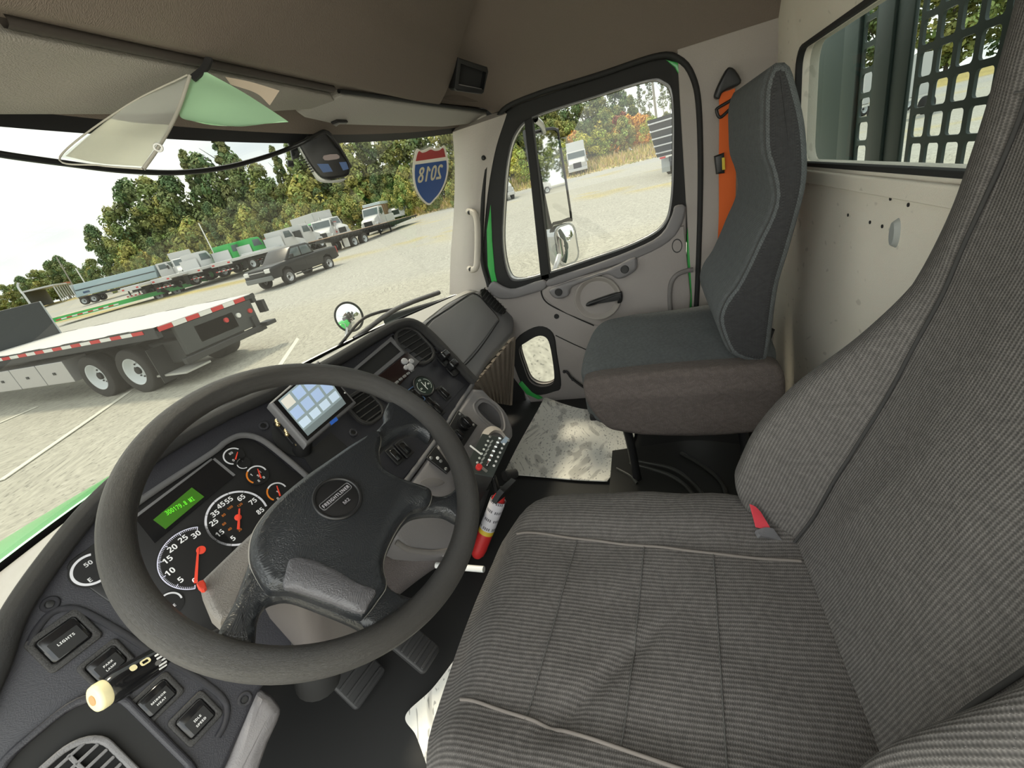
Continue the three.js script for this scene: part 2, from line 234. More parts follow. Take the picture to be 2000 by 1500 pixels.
// side pillar behind the door, and the windscreen pillar
{
  const pl = new Pl(V(SIDE, 0, 0), V(-1, 0, 0), V(0, 0, 1));
  struct('wall_right', [slab(pl, [[0.108, 1.28], [0.42, 1.28], [0.42, 2.515], [0.108, 2.515]], -0.05, 0, 0.006)], MT.trim, 'grey trim panel behind the passenger door');
  const up = thick([[V(0.945, 2.505, 0.05), V(0.945, 2.51, 0.25), V(0.94, 2.51, 0.40)], [V(0.90, 2.585, 0.10), V(0.89, 2.59, 0.25), V(0.86, 2.60, 0.385)]], 0.02, 5, 4);
  const inn = [[884, 258], [888, 330], [886, 420], [880, 500], [878, 575]].map(([x, y]) => onW(x, y, 0.01)), out = [[990, 222], [966, 300], [950, 400], [944, 500], [952, 575]].map(([x, y]) => onX(x, y, SIDE));
  const mid = inn.map((p, i) => p.clone().lerp(out[i], 0.5).addScaledVector(CAM.clone().sub(p).normalize(), 0.025));
  const t = struct('trim_3', [thick([0, 1, 2, 3, 4].map((i) => [inn[i], mid[i], out[i]]), 0.035, 6, 6)], MT.trimLight, 'pale windscreen pillar on the passenger side');
  const q = mid[1].clone().lerp(out[1], 0.45), nn = CAM.clone().sub(q).normalize();
  part(t, 'screw_cap', [new THREE.SphereGeometry(0.0085, 14, 10).translate(q.x + nn.x * 0.006, q.y + nn.y * 0.006, q.z + nn.z * 0.006)], MT.black);
}
// floor, front bulkhead
struct('floor', [box(2.0, 0.05, 1.75, 0, FLOOR - 0.025, -0.45, 0.01)], MT.rubber, 'black rubber cab floor');
struct('wall_front', [box(2.0, 0.46, 0.05, 0, FLOOR + 0.18, -1.23, 0.01)], MT.blackMatte, 'dark bulkhead under the dashboard');

// ================= passenger door =================
{
  const pl = new Pl(V(SIDE, 0, 0), V(-1, 0, 0), V(0, 0, 1)), P = (l, s = 0) => pxs(pl, l, s);
  const open = P([[1003, 256], [1040, 223], [1150, 186], [1262, 151], [1298, 153], [1318, 184], [1320, 300], [1316, 395], [1298, 446], [1240, 481], [1150, 513], [1066, 540], [1008, 553], [987, 538], [976, 480], [978, 400], [986, 310]], 5);
  const outer = P([[968, 262], [990, 216], [1050, 188], [1170, 150], [1285, 114], [1326, 128], [1346, 178], [1350, 300], [1349, 420], [1330, 470], [1240, 512], [1150, 545], [1066, 572], [985, 580], [960, 560], [944, 500], [948, 400], [956, 320]], 5);
  const kick = P([[1012, 680], [1030, 663], [1052, 652], [1070, 657], [1079, 680], [1086, 735], [1078, 752], [1055, 756], [1034, 745], [1022, 718]], 4);
  const kickO = P([[998, 684], [1015, 655], [1052, 637], [1080, 650], [1088, 690], [1096, 752], [1082, 764], [1048, 770], [1022, 752], [1006, 716]], 4);
  const body = P([[940, 540], [968, 563], [1008, 568], [1066, 553], [1150, 526], [1240, 494], [1300, 460], [1318, 424], [1324, 405], [1340, 403], [1341, 600], [1341, 830], [1050, 812], [1030, 775], [1000, 735], [960, 650]]);
  const d = struct('door_1', [slab(pl, body, -0.045, 0, 0.006, [kick])], MT.doorGray, 'grey inner panel of the passenger door');
  part(d, 'window_frame', [slab(pl, outer, -0.05, -0.004, 0.006, [open])], MT.rubber);
  part(d, 'window_channel', [slab(pl, open, -0.047, -0.012, 0.003, [open.map(([a, b]) => { const c = pl.px(1150, 350); return [c[0] + (a - c[0]) * 0.975, c[1] + (b - c[1]) * 0.972]; })])], MT.steel);
  { const cc = pl.px(1150, 350), big = outer.map(([a, b]) => [cc[0] + (a - cc[0]) * 1.10, cc[1] + (b - cc[1]) * 1.05]); part(d, 'door_jamb', [slab(pl, big, -0.065, -0.052, 0.002, [outer.map(([a, b]) => [cc[0] + (a - cc[0]) * 0.97, cc[1] + (b - cc[1]) * 0.97])])], MT.rubber); }
  const bar = P([[1023, 236], [1037, 228], [1074, 545], [1056, 550]]);
  part(d, 'divider_bar', [slab(pl, bar, -0.045, -0.004, 0.004)], MT.rubber);
  part(d, 'window_glass', [sheet(pl, open, -0.036)], MT.pane);
  part(d, 'kick_window_frame', [slab(pl, kickO, -0.02, 0.010, 0.006, [kick])], MT.rubber);
  part(d, 'kick_window_glass', [sheet(pl, kick, -0.028)], MT.pane);
  // sill trims
  part(d, 'mirror_corner_trim', [slab(pl, P([[955, 562], [966, 548], [985, 558], [1008, 562], [1062, 545], [1066, 562], [1040, 572], [1000, 582], [972, 580]], 3), 0, 0.018, 0.008)], MT.consoleGray);
  part(d, 'sill_trim', [slab(pl, P([[1072, 545], [1150, 519], [1238, 486], [1290, 458], [1312, 420], [1318, 402], [1338, 402], [1332, 436], [1308, 470], [1248, 502], [1150, 533], [1078, 558]], 3), 0, 0.016, 0.007)], MT.consoleGray);
  part(d, 'upper_panel', [slab(pl, P([[1060, 566], [1100, 548], [1240, 505], [1335, 440], [1337, 700], [1240, 668], [1180, 640], [1110, 612], [1072, 588]], 2), 0, 0.012, 0.005)], MT.doorGray);
  // pull handle with two bolts
  const pull = part(d, 'pull_handle', [slab(pl, P([[1076, 562], [1100, 552], [1130, 542], [1180, 526], [1212, 512], [1238, 500], [1245, 508], [1242, 524], [1222, 538], [1206, 541], [1190, 533], [1168, 536], [1140, 548], [1118, 558], [1112, 574], [1092, 580], [1080, 574]], 3), 0.01, 0.035, 0.009)], MT.consoleGray);
  for (const [x, y] of [[1094, 566], [1221, 522]]) { const q = pl.px(x, y); part(pull, 'bolt', [onPlane(new THREE.CylinderGeometry(0.012, 0.012, 0.006, 18).rotateX(Math.PI / 2), pl, q[0], q[1], 0.035), onPlane(new THREE.TorusGeometry(0.013, 0.0025, 8, 20), pl, q[0], q[1], 0.036)], MT.black); }
  // scooped bowl with the release lever
  const bc = pl.px(1168, 580), bowlR = [0.085, 0.082];
  const bowl = new THREE.LatheGeometry([[0, -0.03], [0.4, -0.028], [0.7, -0.018], [0.9, -0.004], [1.0, 0.006], [1.06, 0.004], [1.08, -0.002]].map(([r, h]) => new THREE.Vector2(r, h)), 40).rotateX(Math.PI / 2); bowl.scale(bowlR[0], bowlR[1], 1);
  part(d, 'handle_bowl', [onPlane(bowl, pl, bc[0], bc[1], 0.022)], MT.trim);
  const l0 = pl.px(1152, 590), l1 = pl.px(1208, 573);
  const lev = part(d, 'release_lever', [slab(pl, smooth([[l0[0], l0[1] - 0.009], [l1[0] - 0.01, l1[1] - 0.009], [l1[0] - 0.006, l1[1] - 0.030], [l1[0] + 0.012, l1[1] - 0.026], [l1[0] + 0.016, l1[1] + 0.006], [l1[0], l1[1] + 0.012], [l0[0], l0[1] + 0.008]], true, 4), 0.012, 0.036, 0.006)], MT.black);
  // lock bezel
  const lb = pl.px(1322, 479);
  const lock = part(d, 'lock_bezel', [onPlane(new THREE.TorusGeometry(0.019, 0.0045, 10, 28).scale(0.85, 1.2, 1), pl, lb[0], lb[1], 0.008), onPlane(new THREE.CylinderGeometry(0.017, 0.017, 0.004, 24).rotateX(Math.PI / 2).scale(0.85, 1.2, 1), pl, lb[0], lb[1], 0.004)], MT.black);
  part(lock, 'lock_button', [slab(pl, rrect(0.011, 0.026, 0.005, lb[0], lb[1]), 0.004, 0.011, 0.003)], MT.gloss);
  const pc = pl.px(1087, 618); part(d, 'plug', [onPlane(new THREE.CylinderGeometry(0.010, 0.011, 0.004, 20).rotateX(Math.PI / 2), pl, pc[0], pc[1], 0.001)], MT.rubber);
  // lower rear strap loop and latch cord
  part(d, 'window_crank', [tube([[1101, 726], [1108, 727], [1115, 737], [1127, 747], [1141, 757]].map(([x, y]) => onX(x, y, SIDE - 0.014)), 0.0055), ...[[1102, 726], [1119, 741]].map(([x, y]) => { const p = onX(x, y, SIDE - 0.016); return new THREE.SphereGeometry(0.0075, 12, 8).translate(p.x, p.y, p.z); })], MT.black);
  part(d, 'groove', [tube([[1058, 552], [1058, 575], [1072, 594], [1120, 618], [1160, 636]].map(([x, y]) => onX(x, y, SIDE - 0.002)), 0.0028), tube([[1085, 655], [1120, 672], [1145, 683]].map(([x, y]) => onX(x, y, SIDE - 0.001)), 0.0022)], MT.blackMatte);
  // side pull loop against the seat
  part(d, 'grab_loop', [tube([[1354, 527], [1340, 529], [1322, 537], [1311, 552], [1308, 575], [1309, 602], [1312, 640]].map(([x, y]) => onX(x, y, SIDE - 0.022)), 0.0085, false, 40, 10)], MT.grayPlastic);
  // painted door edge and outer weather strip
  part(d, 'painted_edge', [slab(pl, P([[1300, 116], [1326, 122], [1345, 145], [1355, 190], [1359, 300], [1358, 420], [1353, 560], [1349, 640], [1338, 640], [1341, 560], [1343, 420], [1344, 300], [1341, 200], [1334, 160], [1318, 132]]), -0.052, -0.002, 0.003)], MT.green, 'bright green painted door edge');
  part(d, 'weather_strip', [tube([[955, 560], [941, 500], [943, 400], [950, 320], [962, 260], [985, 213], [1050, 183], [1170, 146], [1285, 109], [1330, 118], [1353, 150], [1364, 200], [1368, 300], [1367, 420], [1362, 560], [1356, 660]].map(([x, y]) => onX(x, y, SIDE - 0.001)), 0.009, false, 120, 8)], MT.rubber);
  part(d, 'painted_front_edge', [slab(pl, P([[958, 400], [961, 470], [966, 530], [972, 558], [962, 560], [952, 520], [950, 450]]), -0.03, -0.001, 0.002), slab(pl, P([[1020, 742], [1040, 764], [1060, 776], [1052, 778], [1030, 768], [1014, 748]]), -0.02, 0.012, 0.002)], MT.green, 'bright green painted front door edge');
}
{ const pl = new Pl(V(0.95, 0, 0), V(-1, 0, 0), V(0, 0, 1)); struct('trim_4', [slab(pl, [[-1.25, 1.29], [-0.64, 1.29], [-0.64, 1.90], [-1.25, 1.84]], -0.04, 0, 0.004)], MT.blackMatte, 'dark kick panel between dashboard and door'); }
struct('trim_5', [box(0.02, 1.30, 0.09, 0.985, 1.95, 0.150, 0.005), box(0.05, 0.16, 0.34, 0.975, 2.56, -0.50, 0.005)], MT.rubber, 'dark body edge behind the door seals');
// ================= dashboard =================
const PD = tiltPl(V(-0.44, 1.81, -0.80), 35, -12);
const disc = (pl, a, b, r, h0, h1, n = 32, ry = r) => slab(pl, ring(n, r, ry, a, b), h0, h1, Math.min(0.0015, (h1 - h0) * 0.4));
const bar = (pl, p, q, w, h0, h1) => { const d = [q[0] - p[0], q[1] - p[1]], l = Math.hypot(...d), n = [-d[1] / l * w / 2, d[0] / l * w / 2]; return slab(pl, [[p[0] + n[0], p[1] + n[1]], [q[0] + n[0] * 0.5, q[1] + n[1] * 0.5], [q[0] - n[0] * 0.5, q[1] - n[1] * 0.5], [p[0] - n[0], p[1] - n[1]]], h0, h1); };
const printed = (parent, name, pl, pts, h, cw, ch, draw, o = {}, label) => {     // flat print cut to an outline on a plane
  const xs = pts.map((p) => p[0]), ys = pts.map((p) => p[1]), a0 = Math.min(...xs), b0 = Math.min(...ys), w = Math.max(...xs) - a0, hh = Math.max(...ys) - b0;
  const t = canvasTex(cw, ch, (x, W, H) => draw(x, (p) => [(p[0] - a0) / w * W, H - (p[1] - b0) / hh * H], W / w, W, H));
  const g = uvRect(clean(slab(pl, pts, h - 0.0012, h)), pl, a0, b0, w, hh), { glow, ...rest } = o;
  return part(parent, name, [g], M(0xffffff, 0.5, glow ? { map: t, emissive: 0xffffff, emissiveMap: t, emissiveIntensity: glow, ...rest } : { map: t, ...rest }), label);
};
const dash = thing('dashboard', 'black wraparound dashboard with dials, vents and switches below the windscreen', 'dashboard', V(0, FLOOR, -0.85));
{
  const P = (l, s = 0) => pxs(PD, l, s);
  const face = P([[-60, 1400], [0, 1270], [40, 1170], [120, 1060], [200, 965], [300, 880], [430, 808], [540, 757], [640, 710], [762, 636], [795, 630], [826, 645], [925, 746], [850, 868], [780, 950], [700, 1000], [640, 1180], [505, 1352], [440, 1500], [340, 1640], [-100, 1700]]);
  part(dash, 'dash_face', [slab(PD, face, -0.07, 0, 0.008)], MT.dash);
  // rolled pad along the top edge
  const rim = [[-70, 1430], [-12, 1310], [30, 1200], [115, 1075], [200, 975], [300, 890], [430, 815], [540, 765], [640, 716], [745, 652], [780, 636], [806, 636], [834, 655], [880, 702], [925, 750]].map(([x, y]) => { const q = PD.px(x, y); return PD.at(q[0], q[1], 0.008); });
  part(dash, 'padded_rim', [tube(rim, 0.016, false, 120, 12)], MT.dashSoft);
  // top of the dash, running to the windscreen
  const fr = [[-60, 1390], [20, 1190], [120, 1062], [215, 952], [330, 862], [440, 802], [540, 757], [640, 710], [762, 636], [822, 630]].map(([x, y]) => { const q = PD.px(x, y); return PD.at(q[0], q[1], 0.004); });
  const back = fr.map((p) => { const x = Math.max(-0.93, p.x + 0.02); const b = wsB(x); return V(x, b.y - 0.012, b.z + 0.01); });
  part(dash, 'dash_top', [thick([fr, fr.map((p, i) => p.clone().lerp(back[i], 0.25).add(V(0, 0.006, 0))), fr.map((p, i) => p.clone().lerp(back[i], 0.6).add(V(0, 0.0, 0))), back], 0.02, 5, 5)], MT.dashTop);
  // ---- instrument cluster ----
  part(dash, 'cluster_lens', [slab(PD, P([[228, 1015], [415, 893], [442, 868], [478, 858], [512, 872], [570, 920], [600, 960], [420, 1240], [320, 1215], [240, 1120]], 3), -0.002, 0.003, 0.001)], MT.black);
  part(dash, 'cluster_bezel', [tube([[205, 1030], [300, 962], [415, 886], [440, 866], [472, 853], [510, 862], [560, 900], [612, 945]].map(([x, y]) => { const q = PD.px(x, y); return PD.at(q[0], q[1], 0.007); }), 0.006, false, 60)], MT.dashGray);
  part(dash, 'message_window', [slab(PD, P([[262, 1012], [415, 899], [457, 932], [302, 1062]]), 0.002, 0.0042)], MT.gloss);
  part(dash, 'warning_lamp_bar', [slab(PD, P([[415, 899], [419, 896], [459, 929], [455, 932]]), 0.003, 0.005), slab(PD, P([[258, 1012], [412, 897], [414, 900], [262, 1016]]), 0.003, 0.005)], MT.dashGray);
  printed(dash, 'odometer_display', PD, P([[299, 1017], [374, 954], [398, 972], [323, 1035]]), 0.0056, 512, 192, (x, to, s, W, H) => {
    x.fillStyle = '#2c5a08'; x.fillRect(0, 0, W, H); x.save(); x.translate(W * 0.53, H * 0.56); x.rotate(0.07); x.fillStyle = '#62dd2a'; x.font = 'bold 58px monospace'; x.textAlign = 'center'; x.fillText('300179.8 MI', 0, 0, W * 0.6); x.restore();
  }, { glow: 0.12 }, 'green lit odometer window');
  const big = (cpx, R, name, nums, mid, draw) => {
    const c = cpx, pts = ring(48, R, R, c[0], c[1]);
    const dial = printed(dash, name, PD, pts, 0.006, 512, 512, (x, to, s) => {
      x.fillStyle = '#0c0c0e'; x.fillRect(0, 0, 512, 512); draw(x, to, s, c, R);
      x.fillStyle = '#e6e6ea'; x.font = 'bold 62px sans-serif'; x.textAlign = 'center'; x.textBaseline = 'middle';
      for (const [n, px, py] of nums) { const q = PD.px(px, py), d = [q[0] - c[0], q[1] - c[1]], l = Math.hypot(...d), k = R * 0.72 / l, p = to([c[0] + d[0] * k, c[1] + d[1] * k]); x.fillText(n, p[0], p[1]); }
      x.fillStyle = '#b9691e'; x.font = 'bold 30px sans-serif'; for (const [n, a] of mid) { const p = to([c[0] + Math.cos(a) * R * 0.45, c[1] + Math.sin(a) * R * 0.45]); x.fillText(n, p[0], p[1]); }
    });
    return dial;
  };
  const ang = (px, py, c) => { const q = PD.px(px, py); return Math.atan2(q[1] - c[1], q[0] - c[0]); };
  const tc = [0.007, -0.010], sc = [0.0935, 0.0015];
  const tach = big(tc, 0.0535, 'tachometer_dial', [['0', 380, 1136], ['5', 350, 1137], ['10', 332, 1118], ['15', 326, 1095], ['20', 332, 1071], ['25', 355, 1052], ['30', 382, 1044]], [], (x, to, s, c, R) => {
    let a0 = ang(380, 1147, c), a1 = ang(385, 1030, c); while (a0 < a1) a0 += 2 * Math.PI;
    const o = to(c); x.strokeStyle = '#d6d6ec'; x.lineWidth = 7; x.beginPath(); x.arc(o[0], o[1], R * 0.96 * s, -a0, -a1, false); x.stroke();
    for (let k = 0; k <= 60; k++) { const a = lerp(a0, a1, k / 60), p = to([c[0] + Math.cos(a) * R * 0.97, c[1] + Math.sin(a) * R * 0.97]), q = to([c[0] + Math.cos(a) * R * (k % 10 ? 0.89 : 0.85), c[1] + Math.sin(a) * R * (k % 10 ? 0.89 : 0.85)]); x.lineWidth = k % 10 ? 4 : 7; x.beginPath(); x.moveTo(...p); x.lineTo(...q); x.stroke(); }
  });
  const spd = big(sc, 0.0525, 'speedometer_dial', [['5', 452, 1062], ['15', 425, 1046], ['25', 413, 1023], ['35', 415, 1004], ['45', 427, 986], ['55', 445, 977], ['65', 470, 974], ['75', 493, 981], ['85', 506, 1000]], [['20', 4.2], ['40', 3.5], ['60', 2.9], ['80', 2.2], ['100', 1.5], ['120', 0.8]], (x, to, s, c, R) => {
    const o = to(c); x.strokeStyle = '#cfcfd8'; x.lineWidth = 18; x.beginPath(); x.arc(o[0], o[1], R * 0.95 * s, 1.9, 1.9 + 4.7, false); x.stroke();
    x.strokeStyle = '#0c0c0e'; x.lineWidth = 3; for (let k = 0; k <= 9; k++) { const a = 1.9 + 4.7 * k / 9, r0 = R * 0.89 * s, r1 = R * s; x.beginPath(); x.moveTo(o[0] + Math.cos(a) * r0, o[1] + Math.sin(a) * r0); x.lineTo(o[0] + Math.cos(a) * r1, o[1] + Math.sin(a) * r1); x.stroke(); }
  });
  part(tach, 'needle', [bar(PD, PD.px(381, 1141), PD.px(386, 1072), 0.005, 0.0075, 0.009), disc(PD, tc[0] + 0.012, tc[1] + 0.004, 0.007, 0.006, 0.0075)], MT.needle);
  part(spd, 'needle', [bar(PD, PD.px(464, 1036), PD.px(466, 996), 0.0045, 0.0075, 0.009), disc(PD, sc[0], sc[1], 0.006, 0.006, 0.0075)], MT.needle);
  const small = (px, py, R, col, a0, a1, txt, nd, tcol) => {
    const c = PD.px(px, py), g = printed(dash, 'small_gauge', PD, ring(32, R, R, c[0], c[1]), 0.006, 192, 192, (x) => {
      x.fillStyle = '#0c0c0e'; x.fillRect(0, 0, 192, 192); x.lineWidth = 13; x.strokeStyle = '#d0d0d6'; x.beginPath(); x.arc(96, 96, 80, a0, a1); x.stroke();
      if (col) { x.strokeStyle = col; x.beginPath(); x.arc(96, 96, 80, a0, a0 + (a1 - a0) * 0.42); x.stroke(); }
      x.fillStyle = '#c9c9cc'; x.font = 'bold 34px sans-serif'; x.textAlign = 'center'; x.textBaseline = 'middle'; txt.forEach(([t, u, v]) => x.fillText(t, u, v));
    });
    if (nd) part(g, 'needle', [bar(PD, [c[0] + nd[0] * R, c[1] + nd[1] * R], [c[0] + nd[2] * R, c[1] + nd[3] * R], 0.0028, 0.007, 0.0082)], MT.needle);
  };
  small(455, 893, 0.020, null, 2.2, 5.9, [['0', 70, 130], ['80', 96, 60]], [-0.1, -0.4, 0.5, 0.1]);
  small(474, 907, 0.013, null, 1.6, 4.8, [['F', 110, 60]], null);
  small(501, 929, 0.0215, '#d8791c', 2.6, 6.4, [['1', 60, 70], ['5', 96, 110], ['1', 130, 90], ['8', 70, 150], ['0', 120, 150]], [0, -0.5, 0.35, 0.4]);
  small(540, 962, 0.0215, '#d8791c', 2.6, 6.4, [['1', 96, 100], ['0', 60, 150]], [-0.1, -0.5, 0.3, 0.45]);
  small(180, 1113, 0.027, null, 1.4, 5.2, [['50', 100, 60], ['E', 60, 140]], [0.7, -0.8, 0.6, 0.6]);
  small(331, 1180, 0.019, null, 3.4, 6.6, [['F', 60, 90], ['E', 110, 130]], null);
  part(dash, 'side_gauge_bezel', [slab(PD, P([[130, 1110], [168, 1075], [215, 1060], [270, 1200], [235, 1190], [175, 1150]], 3), -0.001, 0.004, 0.0015)], MT.black);
  // ---- left switch column ----
  const sw = (px, py, w, h, lab, hh = 0.002) => {
    const c = PD.px(px, py), k = part(dash, 'rocker_switch', [slab(PD, rrect(w, h, 0.006, c[0], c[1]), -0.002, 0.005, 0.002, [rrect(w * 0.74, h * 0.7, 0.005, c[0], c[1])])], MT.dashSoft);
    part(k, 'rocker', [slab(PD, rrect(w * 0.72, h * 0.68, 0.005, c[0], c[1]), -0.001, 0.004 + hh, 0.0025)], MT.gloss);
    if (lab) printed(k, 'switch_mark', PD, rrect(w * 0.55, h * 0.42, 0.001, c[0] + w * 0.02, c[1] - h * 0.1), 0.0052 + hh, 128, 96, (x) => { x.fillStyle = '#060607'; x.fillRect(0, 0, 128, 96); x.fillStyle = '#d8d8d8'; x.font = 'bold 22px sans-serif'; x.textAlign = 'center'; lab.forEach((t, i) => x.fillText(t, 64, 40 + 34 * i, 116)); });
  };
  const ridge = [[55, 1262], [75, 1225], [105, 1195], [150, 1190], [220, 1225], [300, 1275], [400, 1335], [440, 1372], [440, 1410], [425, 1440]].map(([x, y]) => { const q = PD.px(x, y); return PD.at(q[0], q[1], 0.0005); });
  part(dash, 'switch_panel_ridge', [tube(ridge, 0.005, false, 60)], MT.dash);
  sw(126, 1250, 0.062, 0.058, ['LIGHTS'], 0.004); sw(208, 1297, 0.050, 0.046, ['PARK', 'LAMP']); sw(306, 1364, 0.054, 0.044, ['MIRROR', 'HEAT']); sw(382, 1403, 0.052, 0.052, ['IDLE', 'SPEED']);
  for (const [x, y] of [[98, 1180], [478, 1366], [515, 832], [690, 845], [768, 658], [850, 684]]) { const c = PD.px(x, y), s = part(dash, 'screw', [onPlane(new THREE.TorusGeometry(0.008, 0.003, 8, 20), PD, c[0], c[1], 0.001)], MT.dash); part(s, 'screw_head', [disc(PD, c[0], c[1], 0.0055, -0.001, 0.0015, 16)], MT.black); }
  const vent = (pl, cx, cy, w, h, r, n, name, vertical) => {
    const v = part(dash, name, [slab(pl, rrect(w, h, r, cx, cy, 8), -0.004, 0.010, 0.004, [rrect(w * 0.8, h * 0.84, r * 0.8, cx, cy, 8)])], MT.dashSoft);
    part(v, 'vent_well', [slab(pl, rrect(w * 0.82, h * 0.86, r * 0.8, cx, cy, 8), -0.001, 0.0015)], MT.blackMatte);
    for (let k = 0; k < n; k++) { const f = (k + 0.5) / n - 0.5, d = vertical ? 0 : f * h * 0.82, e = vertical ? f * w * 0.8 : 0, W = vertical ? 0.0035 : w * 0.78 * Math.sqrt(Math.max(0.25, 1 - Math.max(0, Math.abs(f) * 2 - 0.55) ** 2 * 3)), H = vertical ? h * 0.8 * Math.sqrt(Math.max(0.25, 1 - Math.max(0, Math.abs(f) * 2 - 0.55) ** 2 * 3)) : 0.0035;
      part(v, 'vent_slat', [slab(pl, rrect(W, H, 0.0012, cx + e, cy + d), 0.0015, 0.009, 0.001)], MT.dashSoft); }
    return v;
  };
  const lv = PD.px(215, 1500); { const cx = lv[0] - 0.018, cy = lv[1] - 0.012;
    const v = part(dash, 'air_vent', [slab(PD, rrect(0.150, 0.235, 0.055, cx, cy, 8), -0.004, 0.010, 0.004, [rrect(0.130, 0.215, 0.05, cx, cy, 8)])], MT.dash), gx = cx - 0.012, gy = cy - 0.014;
    part(v, 'vent_well', [slab(PD, rrect(0.132, 0.217, 0.05, cx, cy, 8), -0.001, 0.0012)], MT.blackMatte);
    part(v, 'vent_frame', [slab(PD, rrect(0.096, 0.180, 0.04, gx, gy, 8), 0.001, 0.012, 0.003, [rrect(0.080, 0.164, 0.034, gx, gy, 8)])], MT.dashGray);  // frame and slats coloured paler to stand for the light on them
    for (let k = 0; k < 12; k++) { const f = (k + 0.5) / 12 - 0.5; part(v, 'vent_slat', [slab(PD, rrect(0.080 * Math.sqrt(Math.max(0.3, 1 - Math.max(0, Math.abs(f) * 2 - 0.6) ** 2 * 4)), 0.0042, 0.0015, gx, gy + f * 0.162), 0.002, 0.0115, 0.001)], MT.dashGray); }
    part(v, 'vent_divider', [slab(PD, rrect(0.0045, 0.162, 0.0015, gx + 0.014, gy - 0.004), 0.002, 0.0115, 0.001)], MT.dashGray); }
  const v1 = PD.px(809, 677); vent(PD, v1[0], v1[1], 0.105, 0.135, 0.045, 6, 'air_vent');
  const v2 = PD.px(712, 797); vent(PD, v2[0], v2[1], 0.085, 0.095, 0.035, 5, 'air_vent');
  // ---- centre stack ----
  part(dash, 'stack_frame', [slab(PD, P([[668, 740], [760, 655], [830, 705], [908, 752], [822, 850], [760, 790]], 0), 0, 0.003, 0.001)], MT.dash);
  const cub = part(dash, 'open_cubby', [slab(PD, P([[683, 727], [762, 660], [792, 690], [722, 748]]), 0.002, 0.008, 0.002, [P([[691, 727], [761, 668], [783, 689], [722, 740]])])], MT.dashGray);
  part(cub, 'cubby_well', [slab(PD, P([[691, 727], [761, 668], [783, 689], [722, 740]]), 0.0025, 0.0032)], MT.blackMatte);
  const radio = part(dash, 'radio', [slab(PD, P([[728, 744], [793, 692], [817, 711], [770, 765]]), 0.002, 0.012, 0.002)], M([0.016, 0.008, 0.008], 0.2));
  for (const [x, y, r] of [[786, 711, 0.010], [797, 722, 0.011], [799, 711, 0.008], [789, 723, 0.007]]) { const c = PD.px(x, y); part(radio, 'radio_button', [disc(PD, c[0], c[1], r, 0.011, 0.018, 18)], M([0.42, 0.42, 0.44], 0.25)); }
  for (let k = 0; k < 6; k++) { const c = PD.px(lerp(764, 801, k / 5), lerp(757, 728, k / 5)); part(radio, 'preset_key', [slab(PD, rrect(0.013, 0.007, 0.002, c[0], c[1]), 0.011, 0.0145, 0.001)], M([0.2, 0.2, 0.2], 0.3)); }
  for (const [x, y] of [[861, 702], [877, 720]]) { const c = PD.px(x, y), k = part(dash, 'brake_valve_knob', [slab(PD, rrect(0.040, 0.040, 0.008, c[0] + 0.004, c[1] - 0.012), 0.002, 0.008, 0.002)], MT.black); part(k, 'knob_top', [onPlane(new RoundedBoxGeometry(0.032, 0.026, 0.03, 3, 0.008), PD, c[0], c[1], 0.022)], MT.gloss); }
  const ag = PD.px(825, 757);
  const airg = printed(dash, 'air_gauge', PD, ring(32, 0.030, 0.030, ...ag), 0.012, 256, 256, (x) => { x.fillStyle = '#10231c'; x.fillRect(0, 0, 256, 256); x.strokeStyle = '#cfd6d0'; x.lineWidth = 6; for (const s of [-1, 1]) { x.beginPath(); x.arc(128 + s * 28, 128, 76, s > 0 ? -1.2 : 1.9, s > 0 ? 1.2 : 4.4); x.stroke(); } x.fillStyle = '#e4e8e4'; x.font = 'bold 30px sans-serif'; x.textAlign = 'center'; x.fillText('PSI', 128, 56); x.fillText('60', 60, 150); x.fillText('90', 196, 150); x.fillRect(122, 70, 12, 120); x.save(); x.translate(128, 150); x.rotate(0.8); x.fillRect(-5, -70, 10, 80); x.restore(); });
  part(airg, 'gauge_rim', [onPlane(new THREE.TorusGeometry(0.031, 0.0035, 8, 32), PD, ...ag, 0.010)], MT.black);
  const s2 = (px, py, lit) => { const c = PD.px(px, py), k = part(dash, 'rocker_switch', [slab(PD, rrect(0.028, 0.048, 0.004, ...c), 0.001, 0.007, 0.0015)], MT.black); part(k, 'rocker', [slab(PD, rrect(0.018, 0.034, 0.004, ...c), 0.006, 0.013, 0.003)], MT.gloss); if (lit) part(k, 'lit_outline', [slab(PD, rrect(0.031, 0.051, 0.005, ...c), 0.004, 0.008, 0.0005, [rrect(0.027, 0.047, 0.004, ...c)])], M([0.12, 0.22, 0.42], 0.3)); };
  s2(811, 774, 1); s2(865, 769); s2(838, 789); s2(852, 800); s2(792, 786); s2(788, 878); s2(770, 891);
  // stack's right-hand ridge and trim bar
  part(dash, 'trim_bar', [tube([[922, 752], [890, 800], [850, 862], [800, 930], [785, 950]].map(([x, y]) => { const q = PD.px(x, y); return PD.at(q[0], q[1], 0.004); }), 0.007, false, 40)], MT.dashGray);
  // tray under the screen
  part(dash, 'open_tray', [slab(PD, P([[592, 892], [645, 846], [690, 884], [614, 926]]), 0, 0.004, 0.001)], MT.blackMatte);
  part(dash, 'mount_recess', [slab(PD, P([[530, 850], [540, 833], [600, 865], [640, 900], [590, 895], [548, 880]], 3), 0, 0.003, 0.001)], MT.blackMatte);
  // ---- passenger side: angled glove box panel ----
  const A = PD.at(...PD.px(832, 642), 0.0), B = PD.at(...PD.px(925, 746), 0.0), C = onX(1006, 628, 0.915), nW = new THREE.Vector3().crossVectors(B.clone().sub(A), C.clone().sub(A)).normalize(); if (nW.z < 0) nW.negate();
  const PW = new Pl(A, nW, C.clone().sub(A).add(A.clone().sub(B).multiplyScalar(0.2))), W = (l, s = 0) => pxs(PW, l, s);
